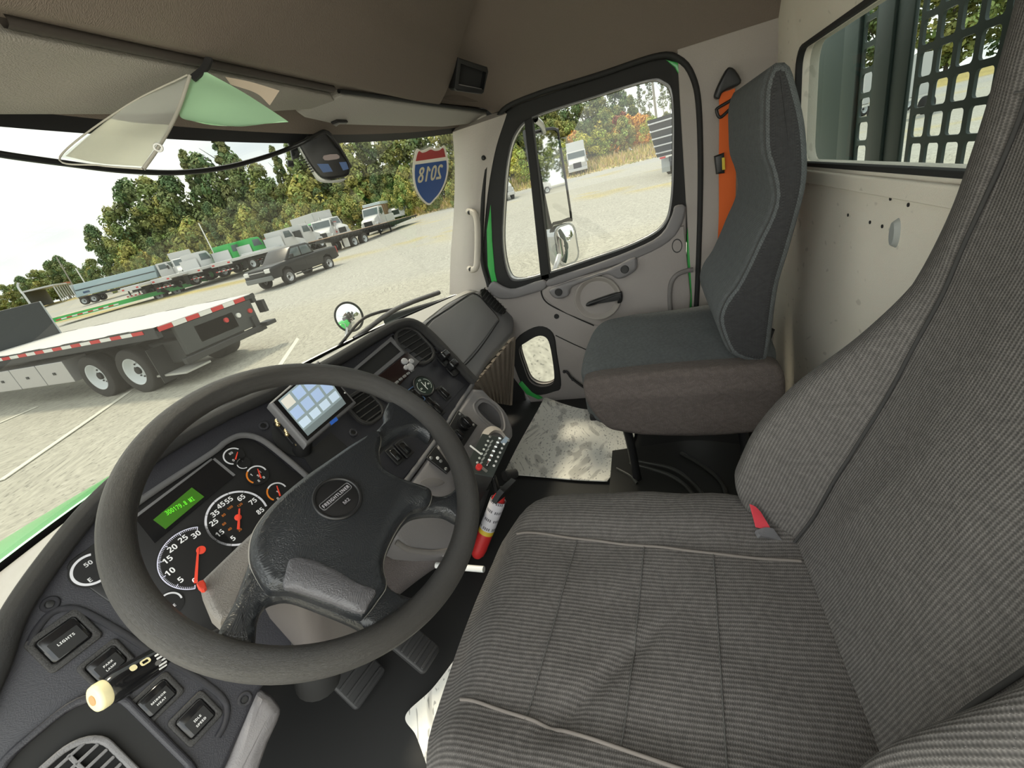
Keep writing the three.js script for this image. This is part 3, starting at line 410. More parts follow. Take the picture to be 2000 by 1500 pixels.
  part(dash, 'glove_box_panel', [slab(PW, W([[818, 640], [848, 612], [884, 584], [930, 567], [962, 566], [985, 580], [1000, 603], [1007, 628], [1004, 650], [985, 676], [955, 712], [927, 750], [880, 700]], 4), -0.09, 0, 0.022, [], 6)], MT.dashGray);
  part(dash, 'glove_box_door', [slab(PW, W([[834, 639], [880, 604], [918, 579], [932, 580], [948, 596], [970, 622], [966, 634], [934, 678], [905, 711], [897, 708], [862, 672]], 3), -0.004, 0.005, 0.003)], MT.dashGray);
  part(dash, 'glove_box_gap', [tube(W([[830, 638], [880, 600], [918, 575], [934, 577], [950, 594], [973, 622], [968, 636], [937, 681], [907, 714], [895, 711], [859, 674]], 3).map((p) => PW.at(p[0], p[1], 0.0005)), 0.0022, true, 120, 6)], MT.blackMatte);
  const ve = W([[938, 567], [952, 567], [970, 580], [984, 598], [986, 612], [974, 612], [956, 598], [942, 582]], 4);
  const dv = part(dash, 'side_vent', [slab(PW, ve, -0.002, 0.004, 0.001)], MT.blackMatte);
  for (let k = 0; k < 9; k++) { const t = (k + 1) / 10, p = PW.px(lerp(936, 988, t) + 6 - 6 * 0, lerp(566, 616, t) - 9), q = PW.px(lerp(936, 988, t) - 6, lerp(566, 616, t) + 7); part(dv, 'vent_slat', [bar(PW, p, q, 0.004, 0.003, 0.0075)], MT.dashSoft); }
  part(dash, 'side_top_pad', [thick([
    [[812, 640], [846, 612], [886, 584], [934, 566], [990, 582]].map(([x, y]) => { const q = PW.px(x, y); return PW.at(q[0], q[1], -0.01); }),
    [0.33, 0.5, 0.68, 0.84, 0.95].map((x) => { const b = wsB(x); return V(x, b.y + 0.02, b.z + 0.14); }),
    [0.33, 0.5, 0.68, 0.84, 0.95].map((x) => { const b = wsB(x); return V(x, b.y - 0.012, b.z + 0.01); })], 0.02, 6, 6)], MT.dashTop);
  // pleated boot under the glove box
  const rows = [0, 0.33, 0.66, 1].map((t) => { const out = []; for (let k = 0; k <= 16; k++) { const f = k / 16, top = [lerp(922, 1004, f), lerp(752, 652, f) + 6], bot = [lerp(948, 996, f), lerp(782, 792, f)], d = 1.36 + 0.28 * f + 0.10 * t + (k % 2 ? 0.012 : -0.012); out.push(atD(lerp(top[0], bot[0], t), lerp(top[1], bot[1], t), d)); } return out; });
  part(dash, 'pleated_boot', [thick(rows, 0.01, 2, 5)], grain([0.15, 0.122, 0.096], 0.7));
}
// ---- lower console: its own grey moulding with a cup holder ----
{
  const PC = PD.lift(0.012), c = thing('lower_console', 'grey moulded lower console with cup holder and heater knobs under the centre stack', 'console', V(0.15, FLOOR, -0.55)), P = (l, s = 0) => pxs(PC, l, s);
  const cup = P([[926, 790], [940, 778], [962, 786], [980, 806], [986, 832], [980, 844], [962, 836], [944, 822], [930, 806]], 4);
  part(c, 'console_body', [slab(PC, P([[850, 874], [924, 757], [960, 775], [986, 798], [1000, 824], [1004, 850], [990, 866], [962, 866], [930, 930], [912, 990], [912, 1066], [880, 1078], [800, 1074], [772, 1050], [735, 1000], [790, 958]], 2), -0.10, 0, 0.014, [cup], 5)], MT.consoleGray);
  part(c, 'cup_well', [slab(PC, cup, -0.075, -0.06)], MT.dashGray);
  part(c, 'cup_lip', [tube(cup.map((p) => PC.at(p[0], p[1], 0.0)), 0.004, true, 90)], MT.consoleGray);
  part(c, 'cup_holder_ring', [thick([[[930, 862], [938, 846], [952, 838], [968, 842], [980, 856]].map(([x, y]) => { const q = PC.px(x, y); return PC.at(q[0], q[1], 0.02); }), [[934, 872], [942, 858], [954, 850], [968, 854], [978, 866]].map(([x, y]) => { const q = PC.px(x, y); return PC.at(q[0], q[1], 0.035); })], 0.008, 6, 5)], MT.trim);
  const hv = part(c, 'heater_panel', [slab(PC, P([[893, 803], [931, 832], [899, 882], [866, 850]]), 0, 0.006, 0.002)], MT.black);
  for (const [x, y, r] of [[903, 831, 0.021], [888, 857, 0.018]]) { const q = PC.px(x, y), k = part(hv, 'heater_knob', [disc(PC, q[0], q[1], r, 0.006, 0.022, 28), slab(PC, rrect(r * 0.42, r * 1.8, 0.003, ...q), 0.02, 0.030, 0.002)], MT.gloss); k.userData.label = 'round black heater knob'; }
  const hs = [[896, 811], [923, 832], [897, 868]]; for (const [x, y] of hs) { const q = PC.px(x, y); part(hv, 'panel_screw', [disc(PC, ...q, 0.004, 0.005, 0.008, 12)], MT.steel); }
  const bp = part(c, 'brake_control_panel', [slab(PC, P([[849, 872], [880, 916], [871, 927], [831, 896]], 0), 0, 0.007, 0.002)], MT.black);
  for (const [x, y, m] of [[852, 897, MT.whitePrint], [858, 903, MT.steel], [868, 918, MT.steel], [839, 897, MT.steel]]) { const q = PC.px(x, y); part(bp, 'panel_screw', [disc(PC, ...q, 0.0045, 0.006, 0.010, 12)], m); }
  part(c, 'oval_recess', [slab(PC, P([[820, 942], [835, 934], [855, 935], [868, 943], [850, 951], [830, 950]], 3), 0, 0.002, 0.0008)], MT.doorDark);
  part(c, 'knee_edge', [tube([[775, 1058], [800, 1072], [850, 1078], [908, 1066]].map(([x, y]) => { const q = PC.px(x, y); return PC.at(q[0], q[1], -0.004); }), 0.006, false, 30)], MT.grayPlastic);
  // left knee cover
  const kc = thing('knee_cover', 'grey rounded knee cover edge below the left switch panel', 'panel', V(-0.55, FLOOR, -0.6));
  const PK = PD.lift(-0.02);
  part(kc, 'cover_edge', [slab(PK, pxs(PK, [[488, 1352], [520, 1352], [540, 1372], [546, 1395], [522, 1450], [490, 1530], [430, 1600], [400, 1560], [440, 1480]], 3), -0.09, 0.02, 0.02, [], 6)], MT.consoleGray);
  // footwell side: carpeted engine hump seen through the wheel
  const fw = thing('engine_cover', 'grey-brown carpeted engine hump beside the pedals', 'cover', V(-0.1, FLOOR, -0.85));
  part(fw, 'carpet', [thick([[[748, 1072], [790, 1074], [850, 1085], [890, 1090]].map(([x, y], i) => atD(x, y, 1.06 + 0.035 * i)), [[745, 1120], [785, 1125], [820, 1125], [850, 1110]].map(([x, y], i) => atD(x, y, 1.055 + 0.035 * i)), [[740, 1172], [770, 1166], [785, 1158], [800, 1145]].map(([x, y], i) => atD(x, y, 1.045 + 0.035 * i))], 0.02, 8, 8)], M([0.16, 0.14, 0.135], 0.97, { bumpMap: grainB, bumpScale: 0.003 }));
}
// ================= steering wheel, column, stalk =================
const PWH = tiltPl(V(-0.421, 1.944, -0.458), 50, -13.5);
{
  const w = thing('steering_wheel', 'black four-spoke steering wheel with worn leather rim and round centre badge', 'steering wheel', PWH.at(0, 0, 0));
  const R = 0.2105, r = 0.0175;
  part(w, 'rim', [onPlane(new THREE.TorusGeometry(R, r, 20, 140), PWH)], MT.wheel);
  const F = PWH.lift(-0.006), G = PWH.lift(0.004);
  const spokes = smooth([[752, 800], [752, 818], [735, 840], [694, 872], [640, 907], [590, 942], [535, 988], [506, 1022], [492, 1055], [486, 1095], [472, 1135], [452, 1185], [424, 1240], [440, 1268], [490, 1278], [499, 1245], [502, 1212], [514, 1184], [534, 1172], [570, 1170], [640, 1196], [700, 1222], [738, 1248], [770, 1248], [806, 1216], [836, 1174], [800, 1165], [766, 1150], [751, 1122], [754, 1088], [776, 1040], [800, 1010], [832, 1001], [870, 1002], [902, 1016], [926, 1000], [922, 955], [902, 942], [880, 962], [850, 967], [800, 944], [757, 923], [741, 900], [746, 878], [778, 850], [815, 840], [840, 856], [846, 832], [800, 782], [770, 772]].map(([x, y]) => F.px(x, y)), true, 4);
  part(w, 'spoke_frame', [slab(F, spokes, -0.026, 0.004, 0.010, [], 5)], MT.wheelPad);
  const padPx = [[735, 850], [742, 868], [738, 890], [748, 922], [790, 945], [836, 962], [838, 985], [826, 998], [800, 1006], [775, 1035], [752, 1082], [746, 1115], [752, 1148], [738, 1172], [712, 1206], [696, 1212], [640, 1190], [572, 1166], [538, 1164], [520, 1160], [500, 1130], [488, 1100], [490, 1060], [506, 1025], [540, 985], [590, 942], [640, 907], [690, 873]];
  const pad = smooth(padPx.map(([x, y]) => G.px(x, y)), true, 4);
  const lo = G.px(640, 1150), sc = (a, b) => -0.012 * sstep(0.06, 0.10, Math.hypot(a - lo[0], b - lo[1]) * 0 + (-(b - lo[1]) + 0.06));
  part(w, 'horn_pad', [slab(G, pad, -0.015, 0.022, 0.016, [], 7)], MT.wheelPad);
  // seam round the pad
  part(w, 'pad_seam', [tube(smooth(padPx.map(([x, y]) => F.px(x, y)), true, 3).map((p) => F.at(p[0], p[1], 0.0055)), 0.0013, true, 160, 6)], MT.seamGray);
  // lower pad face, the light it catches put into a paler colour
  const ins = smooth([[566, 1104], [600, 1104], [650, 1124], [690, 1148], [728, 1164], [716, 1190], [700, 1208], [640, 1186], [575, 1164], [552, 1158], [556, 1124]].map(([x, y]) => G.px(x, y)), true, 4);
  part(w, 'lit_lower_face', [slab(G, ins, -0.002, 0.0245, 0.006, [], 4)], M([0.085, 0.083, 0.090], 0.45, { bumpMap: leatherB, bumpScale: 0.0012 }), 'textured lower pad face with caught light painted paler grey');
  const bc = PWH.px(659, 974);
  const H = PWH.lift(0.0265), hb = H.px(659, 974);
  const badge = part(w, 'centre_badge', [disc(H, ...hb, 0.028, -0.006, 0.002, 40), onPlane(new THREE.TorusGeometry(0.0285, 0.0026, 10, 48), H, ...hb, 0.002)], MT.black);
  const frame = rrect(0.048, 0.011, 0.0035, hb[0], hb[1] + 0.003), inner = rrect(0.0462, 0.0092, 0.003, hb[0], hb[1] + 0.003);
  part(badge, 'badge_frame', [slab(H, frame, 0.001, 0.0035, 0.0003, [inner])], MT.dashGray);
  printed(badge, 'badge_lettering', H, rrect(0.0455, 0.0085, 0.002, hb[0], hb[1] + 0.003), 0.0028, 512, 96, (x) => { x.fillStyle = '#121214'; x.fillRect(0, 0, 512, 96); x.fillStyle = '#a9a6ac'; x.font = 'bold 76px sans-serif'; x.textAlign = 'center'; x.textBaseline = 'middle'; x.fillText('FREIGHTLINER', 256, 50, 490); });
  printed(badge, 'badge_mark', H, rrect(0.014, 0.008, 0.001, hb[0] + 0.004, hb[1] - 0.011), 0.0026, 128, 80, (x) => { x.fillStyle = '#121214'; x.fillRect(0, 0, 128, 80); x.fillStyle = '#8f8c92'; x.font = 'bold 64px sans-serif'; x.textAlign = 'center'; x.textBaseline = 'middle'; x.fillText('M2', 64, 42); });
}
{
  const c = thing('steering_column', 'grey-brown plastic steering column cover behind the wheel', 'column', PWH.at(0, 0, -0.2));
  const sec = (h, w, t, a, b) => [...Array(24)].map((_, i) => { const q = i / 24 * 2 * Math.PI, cx = Math.sign(Math.cos(q)) * Math.abs(Math.cos(q)) ** 0.45, cy = Math.sign(Math.sin(q)) * Math.abs(Math.sin(q)) ** 0.45; return PWH.at(a + cx * w, b + cy * t, h); });
  const loft = (ss) => { const pos = [], idx = [], n = ss[0].length; for (const s of ss) for (const p of s) pos.push(p.x, p.y, p.z); for (let j = 0; j < ss.length - 1; j++) for (let i = 0; i < n; i++) { const k = (i + 1) % n; idx.push(j * n + i, j * n + k, (j + 1) * n + i, j * n + k, (j + 1) * n + k, (j + 1) * n + i); } for (let i = 1; i < n - 1; i++) { idx.push(0, i + 1, i); const o = (ss.length - 1) * n; idx.push(o, o + i, o + i + 1); } const g = new THREE.BufferGeometry(); g.setAttribute('position', new THREE.Float32BufferAttribute(pos, 3)); g.setIndex(idx); return toCreasedNormals(g, 0.6); };
  part(c, 'column_cover', [loft([sec(-0.045, 0.060, 0.048, -0.034, -0.035), sec(-0.055, 0.070, 0.056, -0.034, -0.04), sec(-0.12, 0.074, 0.066, -0.034, -0.055), sec(-0.20, 0.072, 0.066, -0.034, -0.075), sec(-0.32, 0.064, 0.058, -0.022, -0.10)])], M([0.085, 0.076, 0.074], 0.5, { bumpMap: grainB, bumpScale: 0.0008 }));
  part(c, 'upper_shroud', [slab(PWH.lift(-0.06), pxs(PWH.lift(-0.06), [[592, 952], [540, 990], [395, 1128], [391, 1150], [410, 1196], [430, 1214], [480, 1190], [560, 1080], [640, 960], [620, 945]], 0), -0.05, 0.0, 0.010, [], 4)], M([0.20, 0.185, 0.17], 0.5, { bumpMap: grainB, bumpScale: 0.0008 }), 'grey-brown shroud behind the pad');
  part(c, 'tilt_boot', [rod(PWH.at(-0.04, -0.06, -0.28), PWH.at(-0.07, -0.13, -0.46), 0.035, 0.04, 20)], MT.blackMatte);
  part(c, 'hazard_tab', [slab(PWH.lift(-0.055), pxs(PWH.lift(-0.055), [[384, 1143], [398, 1135], [404, 1150], [394, 1156]], 2), -0.005, 0.006, 0.002)], MT.needle, 'red hazard tab');
}
{
  const a = atD(350, 1270, 0.64), b = atD(318, 1282, 0.63), e = atD(207, 1352, 0.565), t = atD(193, 1364, 0.558);
  const s = thing('indicator_stalk', 'black indicator stalk with printed marks and a cream end button', 'stalk', atD(430, 1235, 0.68));
  part(s, 'stalk_arm', [rod(atD(460, 1225, 0.70), b, 0.009, 0.012, 16)], MT.black);
  const len = e.distanceTo(b), ax = e.clone().sub(b).normalize();
  const prof = [[0.001, 0], [0.0150, 0.001], [0.0180, 0.006], [0.0192, 0.03], [0.0196, len * 0.5], [0.0200, len * 0.8], [0.0186, len * 0.93], [0.0165, len]].map(([r, h]) => new THREE.Vector2(r, h));
  const grip = new THREE.LatheGeometry(prof, 40), q = new THREE.Quaternion().setFromUnitVectors(V(0, 1, 0), ax); grip.applyQuaternion(q).translate(b.x, b.y, b.z);
  const gp = part(s, 'twist_grip', [grip], MT.gloss);
  const cap = new THREE.LatheGeometry([[0.0166, 0], [0.0172, 0.002], [0.0172, 0.009], [0.0160, 0.0125], [0.0130, 0.0140], [0.0001, 0.0145]].map(([r, h]) => new THREE.Vector2(r, h)), 36).applyQuaternion(q).translate(e.x, e.y, e.z);
  const cp = part(s, 'end_button', [cap], MT.cream, 'cream washer button');
  // printed marks lie on little plates following the grip
  const toCam = CAM.clone().sub(b).normalize(), side = new THREE.Vector3().crossVectors(ax, toCam).normalize(), nrm = new THREE.Vector3().crossVectors(side, ax).normalize(); if (nrm.dot(toCam) < 0) nrm.negate();
  for (let k = 0; k < 5; k++) { const h = 0.014 + k * 0.0, an = -0.75 + k * 0.27, dir = nrm.clone().multiplyScalar(Math.cos(an)).addScaledVector(side, Math.sin(an)), p = b.clone().addScaledVector(ax, 0.012).addScaledVector(dir, 0.0184), o = new Pl(p, dir, ax); part(gp, 'mark', [slab(o, rrect(0.010, 0.0026, 0.0008), 0, 0.0006)], MT.whitePrint); }
  for (const [h, an, m, w, l] of [[len * 0.42, 0.35, MT.cream, 0.008, 0.012], [len * 0.62, 0.42, MT.cream, 0.008, 0.008], [len * 0.25, -0.2, MT.steel, 0.006, 0.008]]) { const dir = nrm.clone().multiplyScalar(Math.cos(an)).addScaledVector(side, Math.sin(an)), p = b.clone().addScaledVector(ax, h).addScaledVector(dir, 0.0193), o = new Pl(p, dir, ax); part(gp, 'mark', [slab(o, rrect(l, w, 0.003), 0, 0.0006, 0, w > 0.007 && l > 0.01 ? [rrect(l * 0.6, w * 0.5, 0.001)] : [])], m); }
  const ep = new Pl(t, ax, side); part(cp, 'button_mark', [slab(new Pl(e.clone().addScaledVector(ax, 0.0147), ax, side), ring(20, 0.0065), -0.0006, 0.0004)], M([0.48, 0.27, 0.12], 0.6));
}
MT.pedal = M([0.026, 0.026, 0.027], 0.55);
// pedals
{
  const k = thing('brake_pedal', 'ribbed black brake pedal in the dark footwell', 'pedal', V(-0.3, FLOOR, -0.9));
  const pl = tiltPl(atD(668, 1262, 0.98), 45, -12);
  part(k, 'pedal_arm', [rod(pl.at(0, 0, -0.01), pl.at(0.0, 0.25, -0.12), 0.012)], MT.black);
  part(k, 'pedal_pad', [slab(pl, rrect(0.11, 0.08, 0.012), -0.012, 0, 0.004)], MT.pedal);
  for (let i = 0; i < 4; i++) part(k, 'pad_rib', [slab(pl, rrect(0.008, 0.066, 0.002, -0.039 + i * 0.026, 0), 0, 0.004, 0.0015)], i < 2 ? MT.steel : MT.pedal);
  const a = thing('accelerator_pedal', 'ribbed accelerator pedal right of the brake pedal', 'pedal', V(-0.1, FLOOR, -0.8));
  const pa = tiltPl(atD(812, 1262, 0.93), 52, -12);
  part(a, 'pedal_pad', [slab(pa, rrect(0.062, 0.095, 0.010), -0.014, 0, 0.004)], MT.pedal);
  for (let i = 0; i < 5; i++) part(a, 'pad_rib', [slab(pa, rrect(0.054, 0.006, 0.002, 0, -0.036 + i * 0.018), 0, 0.004, 0.0015)], MT.pedal);
  const c = thing('clutch_rest', 'flat ribbed foot rest left of the brake pedal', 'pedal', V(-0.45, FLOOR, -0.75));
  const pc = tiltPl(atD(692, 1312, 0.93), 40, -12); part(c, 'rest_pad', [slab(pc, rrect(0.09, 0.11, 0.01), -0.014, 0, 0.004)], MT.pedal); for (let i = 0; i < 5; i++) part(c, 'pad_rib', [slab(pc, rrect(0.08, 0.006, 0.002, 0, -0.04 + i * 0.02), 0, 0.003, 0.001)], MT.pedal);
}
// ================= seats =================
const rectOutline = (x0, x1, z0, z1, r, n = 8, bulge = 0.012) => { const o = rrect(x1 - x0, z1 - z0, r, (x0 + x1) / 2, (z0 + z1) / 2, n), out = []; for (let i = 0; i < o.length; i++) { const a = o[i], b = o[(i + 1) % o.length], k = Math.max(1, Math.round(Math.hypot(a[0] - b[0], a[1] - b[1]) / 0.025)); for (let j = 0; j < k; j++) { const t = j / k; out.push([lerp(a[0], b[0], t), lerp(a[1], b[1], t)]); } } const w = x1 - x0, h = z1 - z0, cx = (x0 + x1) / 2, cz = (z0 + z1) / 2; return out.map(([a, b]) => [a + Math.sign(a - cx) * bulge * Math.max(0, 1 - ((b - cz) / (h / 2)) ** 2) * (Math.abs(a - cx) / (w / 2)), b + Math.sign(b - cz) * bulge * Math.max(0, 1 - ((a - cx) / (w / 2)) ** 2) * (Math.abs(b - cz) / (h / 2))]); };
// ---- driver's seat ----
{
  const X = -0.372, Y = 1.67, s = thing('driver_seat', 'dark ribbed cloth driver seat with lint, nearest the viewer', 'seat', V(X, FLOOR, 0));
  const pc = new Pl(V(X, Y, -0.07), V(0, 1, 0), V(1, 0, 0));       // a = x, b = -z
  const lumps = (a, b) => {
    const e = sstep(0.13, 0.20, Math.abs(a)), gseam = 0;
    const dl = (a + 0.09) * 0.62 + (b - 0.04) * 0.78, crease = Math.exp(-((dl / 0.010) ** 2)) * 0.010 * sstep(0.16, 0.05, Math.abs((a + 0.09) * 0.78 - (b - 0.04) * 0.62));
    const d2 = (a - 0.02) * 0.95 + (b + 0.03) * 0.2, c2 = Math.exp(-((d2 / 0.02) ** 2)) * 0.008 * Math.exp(-(((b + 0.05) / 0.06) ** 2)) * 0;
    return 0.016 * e - gseam - crease * 0.8 - c2 - 0.008 * Math.exp(-((a / 0.1) ** 2 + ((b + 0.03) / 0.12) ** 2)) + 0.004 * nz(a * 14, b * 14, 1) - 0.035 * sstep(0.18, 0.27, b) ** 2;
  };
  part(s, 'seat_cushion', [pillow(pc, rectOutline(-0.262, 0.262, -0.265, 0.262, 0.11, 8, 0.02), -0.15, 0, 0.05, lumps, 40)], MT.ribbed);
  const top = (a, b) => pc.at(a, b, lumps(a, b) * 1.0 + 0.001);
  for (const sx of [-1, 1]) part(s, 'seam_piping', [tube([...Array(26)].map((_, i) => top(sx > 0 ? 0.152 - 0.040 * (i / 25) : -0.140 - 0.060 * (i / 25), lerp(0.222, -0.23, i / 25))), 0.0023, false, 80, 6)], M([0.17, 0.15, 0.135], 0.9));
  for (const b of [0.115, 0.0, -0.105]) part(s, 'stitch_line', [tube([...Array(20)].map((_, i) => { const w = 0.150 - 0.040 * (0.222 - b) / 0.452, a = lerp(-0.142 - 0.055 * (0.222 - b) / 0.452, w, i / 19); return top(a, b + 0.02 * (a / 0.14) * -0.5).add(V(0, 0.0002, 0)); }), 0.0009, false, 60, 5)], M([0.10, 0.097, 0.092], 0.9));
  const ph = 20 * Math.PI / 180, pb = new Pl(V(X, Y, 0.165), V(0, Math.sin(ph), -Math.cos(ph)), V(-1, 0, 0));    // a = -x, b = up the back
  const prof = (b) => 0.098 * sstep(-0.10, 0.05, b) * (1 - 0.92 * sstep(0.10, 0.42, b));
  const half = (b) => lerp(0.268, 0.222, sstep(0.18, 0.50, b));
  const bol = (a, b) => { const t = sstep(0.148, half(b) - 0.055, Math.abs(a)); return prof(b) * t + 0.004 * nz(a * 11, b * 11, 7) + 0.012 * sstep(0.12, 0.0, Math.abs(a)) * sstep(0.55, 0.1, b); };
  const outl = []; for (let k = 0; k <= 90; k++) { const b = lerp(-0.10, 0.80, k / 90); outl.push([half(b) * (b < 0.06 ? 0.42 + 0.58 * Math.sqrt(Math.max(0, 1 - ((0.06 - b) / 0.162) ** 2)) : 1) * (b > 0.68 ? Math.sqrt(Math.max(0.05, 1 - ((b - 0.68) / 0.125) ** 2)) : 1), b]); }
  const full = [...outl, ...outl.slice().reverse().map(([a, b]) => [-a, b])].filter((p, i, q) => i === 0 || Math.hypot(p[0] - q[i - 1][0], p[1] - q[i - 1][1]) > 0.003);
  const bend = (p) => { const [a, b] = pb.to(p), h = p.clone().sub(pb.o).dot(pb.n), k = Math.max(0, b - 0.28); return pb.at(a, b, (h < 0 ? h * lerp(1, 0.30, sstep(0.05, 0.45, b)) : h) + 0.42 * k * k); };
  const bg = pillow(pb, full, -0.13, 0, 0.045, bol, 44); { const P = bg.attributes.position; for (let i = 0; i < P.count; i++) { const q = bend(V(P.getX(i), P.getY(i), P.getZ(i))); P.setXYZ(i, q.x, q.y, q.z); } bg.computeVertexNormals();
    const UV = bg.attributes.uv; for (let i = 0; i < UV.count; i++) { const a = UV.getX(i), b = UV.getY(i), m = Math.abs(a); let L = 0, h0 = prof(b) * sstep(0.148, half(b) - 0.055, 0); const n = Math.max(1, Math.ceil(m / 0.006)); for (let k = 1; k <= n; k++) { const q = m * k / n, h = prof(b) * sstep(0.148, half(b) - 0.055, q); L += Math.hypot(m / n, h - h0); h0 = h; } UV.setX(i, Math.sign(a) * L); } }
  part(s, 'backrest', [bg], MT.ribbedFine);
  for (const sx of [-1, 1]) part(s, 'back_seam', [tube([...Array(30)].map((_, i) => { const b = lerp(-0.03, 0.60, i / 29), a = sx * (0.150 - 0.004 * Math.sin(i / 4)); return bend(pb.at(a, b, bol(a, b) + 0.0035)); }), 0.0022, false, 90, 6)], M([0.035, 0.034, 0.033], 0.9));
  part(s, 'headrest_stitch', [tube([...Array(12)].map((_, i) => { const a = lerp(-0.16, 0.16, i / 11); return bend(pb.at(a, 0.575, bol(a, 0.575) + 0.0012)); }), 0.001, false, 40, 5)], M([0.09, 0.088, 0.085], 0.9));
  part(s, 'seat_base', [box(0.42, 0.16, 0.42, X, FLOOR + 0.085, -0.06, 0.02)], MT.blackMatte);
}
// ---- passenger seat ----
{
  const Y = 1.738, X0 = 0.30, X1 = 0.80, s = thing('passenger_seat', 'smooth dark grey cloth high-back passenger seat by the far door', 'seat', V(0.55, FLOOR, 0.03));
  const pc = new Pl(V(0, Y, 0), V(0, 1, 0), V(1, 0, 0));
  part(s, 'seat_cushion', [pillow(pc, rectOutline(X0 + 0.004, X1, -0.26, 0.235, 0.085, 8, 0.014), -0.165, 0, 0.022, (a, b) => 0.010 * (1 - ((a - 0.55) / 0.25) ** 2) + 0.003 * nz(a * 12, b * 12, 4) - 0.02 * sstep(0.16, 0.26, b) ** 2, 20)], MT.plain);
  // dusty side valance facing the driver
  const ps = new Pl(V(X0 - 0.012, Y, 0), V(-1, 0, 0), V(0, 0, 1));
  const side = smooth([[-0.222, -0.015], [-0.205, 0.000], [-0.15, 0.006], [0, 0.008], [0.15, 0.004], [0.235, 0.000], [0.262, -0.03], [0.262, -0.12], [0.23, -0.182], [0.10, -0.196], [-0.05, -0.188], [-0.130, -0.172], [-0.178, -0.150], [-0.214, -0.085]], true, 5);
  part(s, 'side_valance', [pillow(ps, resample(side, 0.012), -0.05, 0.022, 0.020, (a, b) => 0.006 * Math.exp(-(((b + 0.055) / 0.02) ** 2)) + 0.003 * nz(a * 16, b * 16, 2), 14)], MT.dusty, 'dusty brown-grey side of the cushion');
  // backrest: side profile swept across the seat
  const pr = new Pl(V(X0, 0, 0), V(-1, 0, 0), V(0, 0, 1)), L = (l) => l.map(([x, y]) => { const p = onX(x, y, X0); return [p.z, p.y]; });
  const profile = smooth(L([[1424, 690], [1408, 655], [1401, 622], [1413, 588], [1434, 560], [1455, 520], [1478, 470], [1500, 425], [1510, 385], [1503, 340], [1490, 300], [1488, 240], [1490, 175], [1504, 132], [1524, 118], [1546, 124], [1560, 165], [1577, 240], [1582, 320], [1577, 372], [1562, 430], [1545, 490], [1524, 560], [1512, 640], [1504, 694], [1490, 712], [1450, 706]]), true, 4);
  const bk = slab(pr, resample(profile, 0.014), -0.455, -0.012, 0.022, [], 6); bk.translate(-0.012, 0, 0);
  part(s, 'backrest', [bk], MT.plain);
  { const c = profile.reduce((q, p) => [q[0] + p[0] / profile.length, q[1] + p[1] / profile.length], [0, 0]); const rs = resample(profile, 0.02), N = rs.length, ins = rs.map((p, i) => { const a = rs[(i + N - 1) % N], b = rs[(i + 1) % N], dx = b[0] - a[0], dy = b[1] - a[1], l = Math.hypot(dx, dy), A = rs.reduce((t, q, j) => { const w = rs[(j + 1) % N]; return t + q[0] * w[1] - w[0] * q[1]; }, 0) > 0 ? 1 : -1; return [p[0] - A * dy / l * 0.010, p[1] + A * dx / l * 0.010]; }); part(s, 'shaded_side_panel', [slab(pr, ins, -0.03, 0.0015, 0.012, [], 4)], MT.shadedCloth, 'backrest side with its shade put into a darker cloth colour'); }  // added panel: shade on the driver-facing side painted as darker cloth
  part(s, 'edge_seam', [tube(smooth(L([[1424, 690], [1408, 655], [1401, 622], [1413, 588], [1434, 560], [1455, 520], [1478, 470], [1500, 425], [1510, 385], [1503, 340], [1490, 300], [1488, 240], [1490, 175], [1504, 132]]), false, 4).map((p) => V(X0 + 0.006, p[1], p[0] + 0.006)), 0.0018, false, 90, 6)], M([0.055, 0.056, 0.056], 0.9));
  part(s, 'recliner_frame', [rod(V(X0 + 0.05, 1.66, 0.20), V(X0 + 0.05, 1.80, 0.245), 0.012), rod(V(X1 - 0.06, 1.66, 0.20), V(X1 - 0.06, 1.80, 0.245), 0.012), box(0.44, 0.03, 0.05, 0.54, 1.64, 0.20, 0.006)], MT.blackMatte);
  const legs = [[0.33, -0.135], [0.33, 0.17], [0.74, -0.16], [0.74, 0.17]]; for (const [x, z] of legs) part(s, 'leg', [tube([V(x, 1.60, z), V(x + 0.006, 1.50, z + 0.012), V(x, FLOOR + 0.01, z + 0.02)], 0.013, false, 16, 10), box(0.05, 0.012, 0.05, x, FLOOR + 0.006, z + 0.02, 0.004)], MT.black);
  part(s, 'seat_pan', [box(0.44, 0.02, 0.44, 0.55, 1.585, -0.01, 0.006)], MT.blackMatte);
  // small latch hardware glimpsed under the backrest
  part(s, 'latch_cable', [tube([onX(1436, 708, 0.34), onX(1440, 716, 0.335), onX(1437, 726, 0.34)], 0.0025, false, 20, 6)], MT.orange, 'orange latch cable');
}
